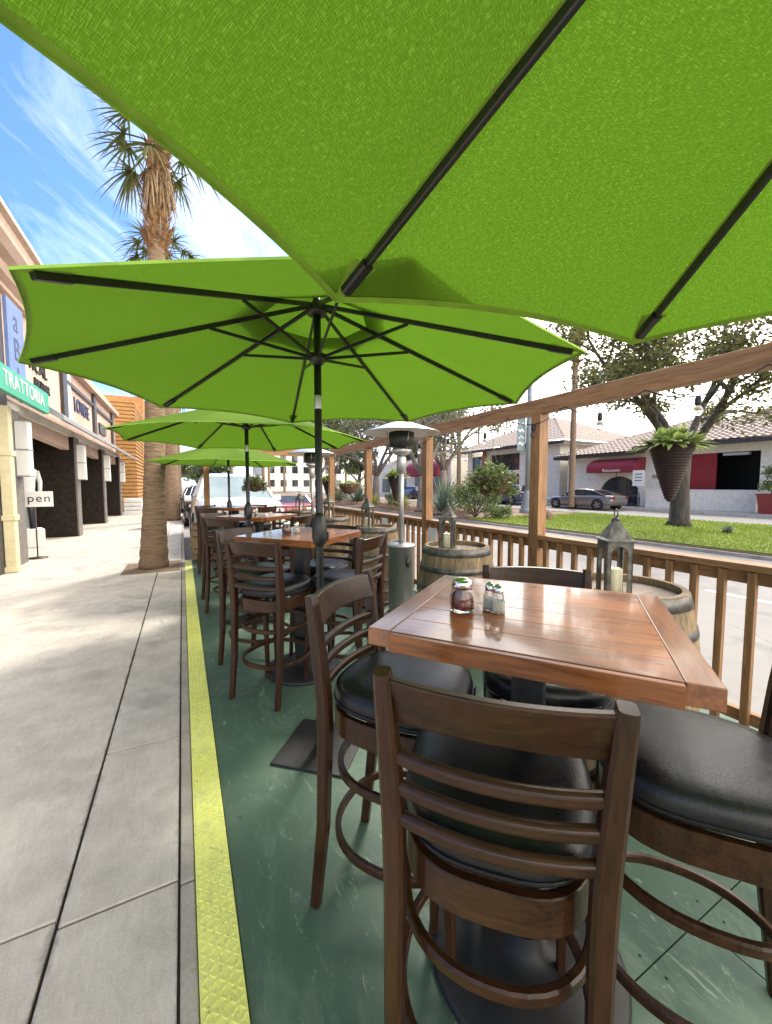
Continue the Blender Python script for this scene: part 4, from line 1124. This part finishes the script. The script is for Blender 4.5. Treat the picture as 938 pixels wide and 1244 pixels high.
b = MB(); b.ext((XF+.03, 22.5, 4.95), (XF+.15, 37.1, 5.2)); b.ext((XF+.15, 22.5, 4.95), (XF+15, 22.62, 5.2)); b.build('fascia', 'frame_dark', r)
MB().ext((XF+.15, 22.62, 5.12), (XF+1.2, 37.1, 5.18)).build('soffit', 'frame_dark', r)

r = empty('shop_block', (0, 0, 0), 0, 'pale shop block with rounded burgundy awnings behind the spiky agave', 'building')
MB().ext((XF+.5, 38.5, 0), (XF+12, 62, 4.6)).build('wall', 'stucco_white', r)
b = MB(); tiled(b, 38, 62.5, XF+2.5, 4.61, XF+8, 6.6, 0, 0, .5, .6); b.build('roof', 'tile', r, recalc=False)
for y in (39.2, 43.6):
    pr = [(XF+.495, 2.6), (XF-1.0, 2.6)]+[(XF+.495-1.5*math.cos(R(15*k)), 2.9+1.7*math.sin(R(15*k))) for k in range(7)]
    MB().prism(pr, 'y', y, y+3.4).build('awning', 'burgundy', r)
for y in (39.6, 44, 49, 54): MB().ext((XF+.45, y, .4), (XF+.498, y+2.6, 2.5)).build('window', 'window', r)
r = empty('white_block', (0, 0, 0), 0, 'distant white multi-storey block beyond the end of the deck', 'building')
MB().ext((17, 96, 0), (44, 112, 9.5)).build('wall', 'stucco_white', r)
for k in range(9):
    for z in (1.2, 4.4, 7.0): MB().ext((18.2+k*2.8, 95.93, z), (19.6+k*2.8, 95.995, z+1.6)).build('window', 'window', r)
# planter pot and sign by the patio wall
r = empty('potted_shrub', (26.2, 8.75, 0), 0, 'red square pot with round green shrub at the right edge by the restaurant', 'planter')
MB().loft([[(sx*w1, sy*w1, z) for sx, sy in ((-1,-1), (1,-1), (1,1), (-1,1))] for w1, z in ((.34, 0), (.45, .95), (.47, .96), (.47, 1.02), (.40, 1.02), (.39, .92))], smooth=False).build('pot', 'terracotta', r)
b = MB(); rnd = random.Random(77)
for i in range(16):
    a = rnd.uniform(0, 6.28); q = rnd.uniform(0, .6); clump(b, (q*math.cos(a), q*math.sin(a), 1.35+rnd.uniform(0, .95)), .36, 70, .15)
b.build('foliage', 'leaf_bush', r, recalc=False)
MB().tube([(0, 0, .9), (.03, 0, 1.7)], .04, 6).build('stem', 'bark_dark', r)
r = empty('street_sign', (25.9, 15.1, 0), 0, 'small white parking sign on a thin post before the arched door', 'sign')
MB().lathe([(.025, 0), (.025, 2.3)], n=8).build('sign_post', 'lamp_metal', r)
s_ = MB().box((-.04, 0, 1.9), (.02, .75, 1.0)).build('sign_plate', 'white_paint', r)
for z in (2.15, 1.95, 1.75): MB().box((-.053, 0, z), (.004, .45, .05)).build('sign_line', 'letter_black', s_)

# palms of the far side
g2 = 'palms across the street'
palm(23.2, 17.9, 12.5, .22, .17, 2.0, 'tall palm trunk rising above the beam behind the grey coupe', g2, seed=21, boots=3.5, z0=-.03)
palm(26.2, 34., 12.0, .26, .2, 2.0, 'slim palm in front of the second building beside its dark window', g2, seed=23, boots=.6)
far = [(44, 38, 11.5), (46, 62, 13), (50, 72, 14), (40, 76, 12.5), (33, 84, 12), (26, 88, 12.5), (21, 92, 13), (16, 84, 11.5), (12.4, 70, 12), (10, 95, 12.5), (56, 66, 14.5)]
fl = ['palm crown over the gap between the two tile roofs', 'far palm left of the hipped roof', 'far palm pair member above the tree line, taller', 'far palm above the burgundy awnings', 'far slim palm above the planting bed', 'far palm seen between the heater and the post',
      'far palm above the white block', 'far palm left of the white block', 'far palm over the median trees', 'far palm near the end of the street', 'tallest far palm behind the shop block']
for i, (x, y, h) in enumerate(far):
    palm(x, y, h, .3, .22, 2.1, fl[i], 'distant palms', False, 40+i, 22, 0, -.05, leaf_n=9)
for i, (x, y, h, s2) in enumerate([(-6, 120, 8, 3), (4, 130, 7, 5), (30, 70, 8, 6), (52, 48, 9, 7), (-2.5, 62, 5.5, 9), (8, 112, 9, 2), (36, 58, 9, 8)]):
    tree(x, y, ['broad green tree at the far end of the sidewalk', 'round tree closing the end of the street', 'dark green tree before the white block', 'green tree behind the roofs of the restaurants', 'small tree beside the far orange shop', 'bushy tree near the street end by the palms', 'leafy tree behind the awning shop block'][i],
         'bark_dark', 'leaf_far', h=h, r0=.35, seed=60+s2, nleaf=60, lsize=.5, fork=2., nb=5, crad=1.3, group='far street trees')

# ------------------------------------------------------------------ left shops
XL = -2.62
FB = [9.15, 13.75, 18.05, 22.35]
r = empty('shop_arcade', (0, 0, 0), 0, 'salmon stucco shop building with dark granite piers and grey canopy on the left', 'building')
Y0, Y1 = 3.0, 23.6
_w = MB().ext((XL-5, Y0, 2.95), (XL-.25, 12.45, 5.06)); _w.ext((XL-5, 12.45, 2.95), (XL-.252, Y1, 4.80)); _w.build('upper_wall', 'stucco_pink', r)
# moulded cornice
cp = [(0, 5.70), (.10, 5.70), (.10, 5.82), (.22, 5.90), (.26, 6.02), (.26, 6.10), (.40, 6.16), (.50, 6.30), (.52, 6.45), (.52, 6.56), (.60, 6.60), (.60, 6.72), (-.3, 6.72), (-.3, 5.70)]
MB().prism([(XL-.25+a, z) for a, z in [(a, 5.0+(z-5.70)*.70) for a, z in cp]], 'y', Y0, 12.4).build('cornice', 'stucco_pink', r)
MB().ext((XL-.25-.3, 12.45, 4.79), (XL-.05, Y1, 5.0)).build('cornice_cap', 'stucco_pink', r)
for y in FB:
    b = MB().ext((XL-.95, y, 0), (XL-.02, y+.42, 2.75)); p = b.build('pier', 'granite', r)
    MB().ext((XL-.018, y-.004, 0), (XL+.02, y+.424, 2.75)).build('pier_face', 'granite_grey', p)
    # wall lantern box
    w = MB(); w.ext((XL+.022, y+.09, 1.60), (XL+.20, y+.33, 2.05)); w.ext((XL+.022, y+.09, 2.07), (XL+.20, y+.33, 2.56))
    lb = w.build('wall_lantern', 'white_paint', r, bevel=.006)
    f_ = MB(); [f_.ext((XL+.0215, y+.083, z), (XL+.207, y+.337, z+.022)) for z in (1.58, 2.049, 2.558)]; f_.build('lantern_frame', 'canopy_grey', lb)
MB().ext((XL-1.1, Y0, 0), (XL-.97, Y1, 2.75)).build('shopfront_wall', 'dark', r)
for i, (y0, y1) in enumerate(((9.7, 13.6), (14.3, 17.9), (18.6, 22.2))):
    MB().ext((XL-.965, y0, .25), (XL-.94, y1, 2.55)).build('shop_window', 'window_pale' if i == 0 else 'window', r)
    MB().ext((XL-.938, y0, .0), (XL-.88, y1, .24)).build('window_sill', 'white_paint' if i == 0 else 'granite_grey', r)
for y0, y1 in zip(FB, FB[1:]):
    b = MB(); nb_ = 3
    for k in range(nb_+1):
        y = y0+.55+(y1-y0-.7)*k/nb_; b.ext((XL-.939, y-.03, .24), (XL-.90, y+.03, 2.56))
    for z in (.25, 2.05, 2.55): b.ext((XL-.9385, y0+.55, z-.025), (XL-.905, y1-.15, z+.025))
    b.build('window_frame', 'frame_dark' if y0 > 10 else 'canopy_grey', r)
for y0, y1 in zip(FB, FB[1:]+[23.55]):   # pale arched valances between the piers
    n = 12; yc = (y0+.42+y1)/2; hw = (y1-y0-.42)/2
    poly = [(y0+.43, 2.74), (y0+.43, 2.60), (y0+.9, 2.52), (y1-.5, 2.42), (y1-.01, 2.40), (y1-.01, 2.74)]
    MB().prism(poly, 'x', XL-.30, XL-.12).build('valance', 'stucco_pink', r)
MB().ext((XL-1.3, Y0, 2.76), (XL-.06, Y1, 2.94)).build('soffit', 'stucco_white', r)
# sloping canopy
MB().prism([(XL-.04, 3.24), (XL+.62, 2.78), (XL+.62, 2.70), (XL+.56, 2.70), (XL-.04, 3.10)], 'y', 9.75, Y1).build('canopy', 'canopy_grey', r)
for y in (13.75, 18.05, 22.3): MB().ext((XL-.245, y, 3.3), (XL-.17, y+.45, 4.785)).build('pilaster', 'frame_dark', r)
for y0, y1 in ((14.25, 18.0), (18.55, 22.25)):
    MB().ext((XL-.247, y0, 4.32), (XL-.18, y1, 4.42)).build('string_course', 'frame_dark', r)
MB().ext((XL-.247, 14.22, 3.25), (XL-.20, 14.75, 4.7)).build('pale_banner', 'white_paint', r)
text_mesh('LOVERE', .62, 'letter_navy', 'shop_lettering', r, face_px((XL-.235, 16.3, 3.9)), .02)
text_mesh('OPTICAL', .50, 'letter_black', 'shop_lettering', r, face_px((XL-.235, 11.5, 4.12)), .02)
text_mesh('BAZAAR', .30, 'letter_black', 'shop_lettering', r, face_px((XL-.235, 12.1, 3.72)), .02)
MB().ext((XL-.245, 19.2, 3.5), (XL-.19, 20.6, 3.9)).build('small_plaque', 'frame_dark', r)
# slate corner column with blue banner, cream downpipe
r = empty('corner_column', (0, 0, 0), 0, 'slate column at the left edge holding a tall blue banner above the green sign', 'column')
MB().ext((XL-.30, 7.2, 0), (XL+.02, 9.0, 4.96)).build('shaft', 'slate', r)
bb = MB().ext((XL+.03, 9.02, 2.98), (XL+.08, 9.80, 4.62)).build('banner', 'blue_banner', r)
for z, tx in ((4.3, 'a'), (3.8, 'B'), (3.3, 'I')): text_mesh(tx, .55, 'letter_navy', 'banner_lettering', bb, face_px((XL+.083, 9.4, z)), .002)
r = empty('cream_post', (XL+.10, 8.55, 0), 0, 'cream painted post with collars under the green sign', 'post')
MB().ext((-.075, -.075, 0), (.075, .075, 2.70)).build('shaft', 'cream', r, bevel=.012)
for z in (.0, .85, 1.9): MB().ext((-.095, -.095, z+.001), (.095, .095, z+.09)).build('collar', 'cream', r, bevel=.01)
r = empty('shop_sign', (-2.2, 8.45, 2.93), 0, 'long green fascia sign reading TRATTORIA in white letters', 'sign')
MB().ext((-.05, -2.8, -.185), (.04, 1.06, .185)).build('board', 'sign_green', r, bevel=.004)
text_mesh('TRATTORIA', .31, 'letter_white', 'lettering', r, face_px((.043, -.15, 0)), .004, 1.12)
for y in (-1.2, .8): MB().ext((-.30, y-.03, -.05), (-.05, y+.03, .05)).build('bracket', 'frame_dark', r)
# open sign and mannequin
r = empty('open_sign', (XL+.06, 9.95, 0), R(8), 'white stand sign reading open beside the first pier', 'sign')
MB().lathe([(.012, 0), (.012, 1.05)], n=8).build('stand_pole', 'frame_dark', r)
MB().lathe([(.16, 0), (.16, .015), (.03, .03)], n=20).build('stand_foot', 'frame_dark', r)
pl = MB().box((0, -.015, 1.16), (.56, .02, .30)).build('plate', 'white_paint', r)
text_mesh('open', .215, 'letter_black', 'lettering', pl, face_my((0, -.027, 1.17)), .002, 1.15)
r = empty('mannequin', (XL-.60, 11.9, 0), R(20), 'headless shop mannequin in a white jacket and dark trousers on a white block', 'mannequin')
MB().ext((-.28, -.28, 0), (.28, .28, .42)).build('plinth', 'white_paint', r, bevel=.01)
MB().loft([[(x, y, z) for x, y in sell(a, c, 20, 0, 2.4)] for a, c, z in ((.15, .11, 1.10), (.17, .12, 1.25), (.19, .13, 1.55), (.23, .13, 1.78), (.10, .08, 1.86), (.06, .06, 1.96))]).build('jacket', 'white_paint', r)
b = MB()
for s in (-1, 1): b.tube([(s*.21, 0, 1.76), (s*.27, .0, 1.50), (s*.25, -.08, 1.25)], .05, 8, scales=[1.1, .9, .7])
b.build('sleeves', 'white_paint', r)
b = MB()
for s in (-1, 1): b.tube([(s*.08, 0, 1.14), (s*.09, .0, .8), (s*.09, 0, .42)], .075, 8, scales=[1.1, .9, .7])
b.build('trousers', 'letter_black', r)
# buildings farther down the left side
r = empty('slatted_tower', (0, 0, 0), 0, 'narrow ochre building clad in horizontal slats after the salmon shops', 'building')
MB().ext((-5.5, 25.5, 0), (-2.25, 31, 6.0)).build('core', 'orange_stucco', r)
b = MB(); z = .05
while z < 5.9: b.ext((-2.249, 25.42, z), (-2.18, 30.9, z+.12)); b.ext((-5.5, 25.42, z), (-2.25, 25.497, z+.12)); z += .2
b.build('slats', 'ochre', r)
r = empty('orange_building', (0, 0, 0), 0, 'orange stucco building behind the slatted tower', 'building')
MB().ext((-8, 33, 0), (-2.3, 44, 7.6)).build('wall', 'orange_stucco', r)
for y in (34, 37.5, 41): MB().ext((-2.3, y, 3.8), (-2.25, y+1.8, 6.)).build('window', 'window', r)
MB().ext((-2.3, 33.5, .4), (-2.25, 43.5, 2.8)).build('shopfront', 'window', r)
r = empty('brick_building', (0, 0, 0), 0, 'red brick building far down the left sidewalk', 'building')
MB().ext((-9, 46, 0), (-2.1, 70, 8.2)).build('wall', 'red_brick', r)
for y in range(48, 68, 4): MB().ext((-2.1, y, 4), (-2.05, y+2, 6.4)).build('window', 'window', r)
for y in range(48, 68, 4): MB().ext((-2.1, y, .5), (-2.05, y+2.6, 2.9)).build('shopfront', 'window', r)
def planter(x, y, w, h, label, leafy, mat='white_paint'):
    r = empty('planter_box', (x, y, 0), 0, label, 'planter'); b = MB()
    n = 4
    for k in range(n): b.ext((-w/2, -w/2, h*k/n), (w/2, w/2, h*(k+.86)/n))
    b.build('box', mat, r)
    if leafy:
        l_ = MB(); global rnd
        rnd = random.Random(int(x*10+y*7))
        for i in range(8): clump(l_, (rnd.uniform(-.3, .3), rnd.uniform(-.3, .3), h+rnd.uniform(.1, .6)), .28, 60, .12)
        l_.build('foliage', 'leaf_bush', r, recalc=False)
planter(-2.25, 23.9, .75, .8, 'white slatted box at the end of the salmon shops', False)
planter(-2.0, 32.5, .95, .9, 'grey pot with a green shrub before the orange building', True, 'granite_grey')
planter(-.95, 15.3, .5, .62, 'small pale box beside the second palm trunk', False, 'stucco_white')

# ------------------------------------------------------------------ vehicles
def car(name, label, cat, loc, rz, paint, L_=4.6, w=1.86, h=1.42, kind='coupe', group=None, zs=1., win='window'):
    """front towards local +y"""
    r = empty(name, loc, rz, label, cat, group); hw = w/2; r.scale = (1, 1, zs)
    if kind == 'suv':  body = [(-L_/2, .55, .95, .80), (-L_/2+.12, .34, 1.08, .94), (-1.3, .24, 1.10, 1.), (0, .24, 1.08, 1.), (1.0, .24, 1.06, 1.), (L_/2-.35, .28, 1.0, .97), (L_/2-.06, .36, .92, .88), (L_/2, .5, .8, .8)]
    else: body = [(-L_/2, .52, .82, .80), (-L_/2+.15, .32, .93, .93), (-1.3, .22, .93, 1.), (0, .20, .90, 1.), (1.0, .20, .88, 1.), (L_/2-.5, .24, .80, .96), (L_/2-.1, .3, .70, .86), (L_/2, .42, .58, .74)]
    rings = []
    for y, z0, z1, k in body:
        a = hw*k; zm = (z0+z1)/2
        rings.append([(-a*.90, y, z0), (-a, y, z0+.10*(z1-z0)), (-a*1.0, y, zm), (-a*.97, y, z0+.8*(z1-z0)), (-a*.88, y, z1), (-a*.45, y, z1+.025), (a*.45, y, z1+.025), (a*.88, y, z1), (a*.97, y, z0+.8*(z1-z0)), (a, y, zm), (a, y, z0+.10*(z1-z0)), (a*.90, y, z0)])
    bo = MB().loft(rings).build('body', paint, r)
    if kind == 'suv': cab = [(-L_/2+.10, 1.05, .0), (-L_/2+.45, 1.05, .90), (-1.0, 1.05, 1.), (.0, 1.05, 1.), (.45, 1.05, .95), (1.25, 1.03, 0.)]
    elif kind == 'open': cab = [(-1.1, .88, 0), (-.9, .88, .30), (.2, .88, .36), (.35, .88, .8), (.55, .88, .85), (1.0, .86, 0)]
    else: cab = [(-L_/2+.40, .90, 0), (-1.05, .90, .86), (-.45, .89, 1.), (.15, .88, .98), (.5, .88, .80), (1.25, .86, 0)]
    gl = []; rf = []
    for y, zb, k in cab:
        z1 = zb+(h-zb)*k; a = hw*.86; bt = hw*(.86-.22*k)
        gl.append([(-a, y, zb-.05), (-bt-.01, y, z1-.045*k), (bt+.01, y, z1-.045*k), (a, y, zb-.05)])
        if k > .6: rf.append([(-bt-.02, y, z1-.05), (-bt*.8, y, z1+.004), (bt*.8, y, z1+.004), (bt+.02, y, z1-.05)])
    MB().loft(gl, smooth=False).build('windows', win, r)
    if kind != 'open': MB().loft(rf, smooth=False).build('roof', paint, r, bevel=.02)
    # pillars
    for s in (-1, 1):
        b = MB()
        for i in range(len(gl)-1):
            if kind == 'open' and i not in (3, 4): continue
            if i in (0, len(gl)-2, 1, 2):
                p0 = Vector(gl[i][1 if s < 0 else 2]); p1 = Vector(gl[i+1][1 if s < 0 else 2]); b.bar([p0, p1], .07, .05)
        if kind == 'suv':
            for i in (1, 2, 4):
                b.bar([Vector(gl[i][0 if s < 0 else 3]), Vector(gl[i][1 if s < 0 else 2])], .05, .10, up=(0, 1, 0))
        b.build('pillar', paint, r)
    wr = .36 if kind == 'suv' else .34
    for y in (-L_/2+.88, L_/2-.90):
        for s in (-1, 1):
            x = s*(hw-.10); mt = Matrix.Rotation(R(90), 3, 'Y')
            wh = MB().lathe([(wr*.62, -.115), (wr*.92, -.115), (wr, -.08), (wr, .08), (wr*.92, .115), (wr*.62, .115)], c=(0, 0, 0), n=26, mat=mt).build('wheel', 'tyre', r, (x, y, wr))
            rm = MB().lathe([(wr*.60, s*.116), (wr*.60, s*.121), (wr*.50, s*.09), (.05, s*.10), (.0, s*.11)], n=20, mat=mt, cap=False)
            for k in range(5):
                a = 2*PI*k/5; rm.bar([(s*.118, .04*math.cos(a), .04*math.sin(a)), (s*.12, wr*.6*math.cos(a), wr*.6*math.sin(a))], .05, .02, up=(1, 0, 0))
            rm.build('rim', 'rim', wh)
            MB().lathe([(wr*1.16, -.02), (wr*1.16, .02), (.01, .021)], n=26, mat=mt).build('wheel_arch', 'tyre', r, (s*(hw-.012), y, wr+.02))
    zt_ = .84 if kind == 'suv' else .70
    for s in (-1, 1):
        MB().box((s*hw*.70, -L_/2+.06, zt_+.10), (.34, .12, .14)).build('tail_light', 'tail', r, bevel=.02)
        MB().box((s*hw*.66, L_/2-.10, zt_-.04), (.34, .16, .13)).build('headlight', 'headlamp', r, bevel=.03)
        MB().box((s*(hw+.07), .72, 1.05 if kind == 'suv' else .92), (.16, .12, .12)).build('wing_mirror', paint, r, bevel=.03)
    MB().box((0, L_/2-.02, .55), (hw*.9, .06, .20)).build('grille', 'tyre', r, bevel=.02)
    MB().box((0, L_/2-.02, .33), (hw*1.5, .08, .10)).build('bumper', 'tyre', r, bevel=.02)
    return r
car('parked_car', 'bronze-grey coupe parked across the street left of the restaurant arch', 'car', (24.3, 17.7, -.15), R(0), 'car_grey', 4.9, 1.94, 1.36)
car('parked_car', 'dark blue estate car across the street beside the lamp post', 'car', (24.6, 25.2, -.15), R(0), 'car_blue', 4.6, 1.9, 1.66, 'suv')
car('parked_car', 'dark car glimpsed behind the grey trunk of the olive-like tree', 'car', (24.6, 41., -.15), R(0), 'car_black', 4.6, 1.86, 1.5, 'suv')
car('parked_car', 'white off-roader parked facing us just past the end railing', 'car', (1.18, 11.4, -.15), R(180), 'car_white', 4.7, 2.0, 1.57, 'suv', zs=1.2, win='window_pale')
car('parked_car', 'red open-top car beyond the end railing right of the white one', 'car', (3.9, 16.4, -.15), R(172), 'car_red', 4.4, 1.84, 1.26, 'open')
car('parked_car', 'dark car parked at the kerb behind the white off-roader', 'car', (.98, 18.6, -.15), R(180), 'car_black', 4.5, 1.85, 1.60, 'suv')
car('parked_car', 'blue-grey car farther along the near kerb', 'car', (.85, 25.0, -.15), R(180), 'car_blue', 4.5, 1.85, 1.50, 'suv')
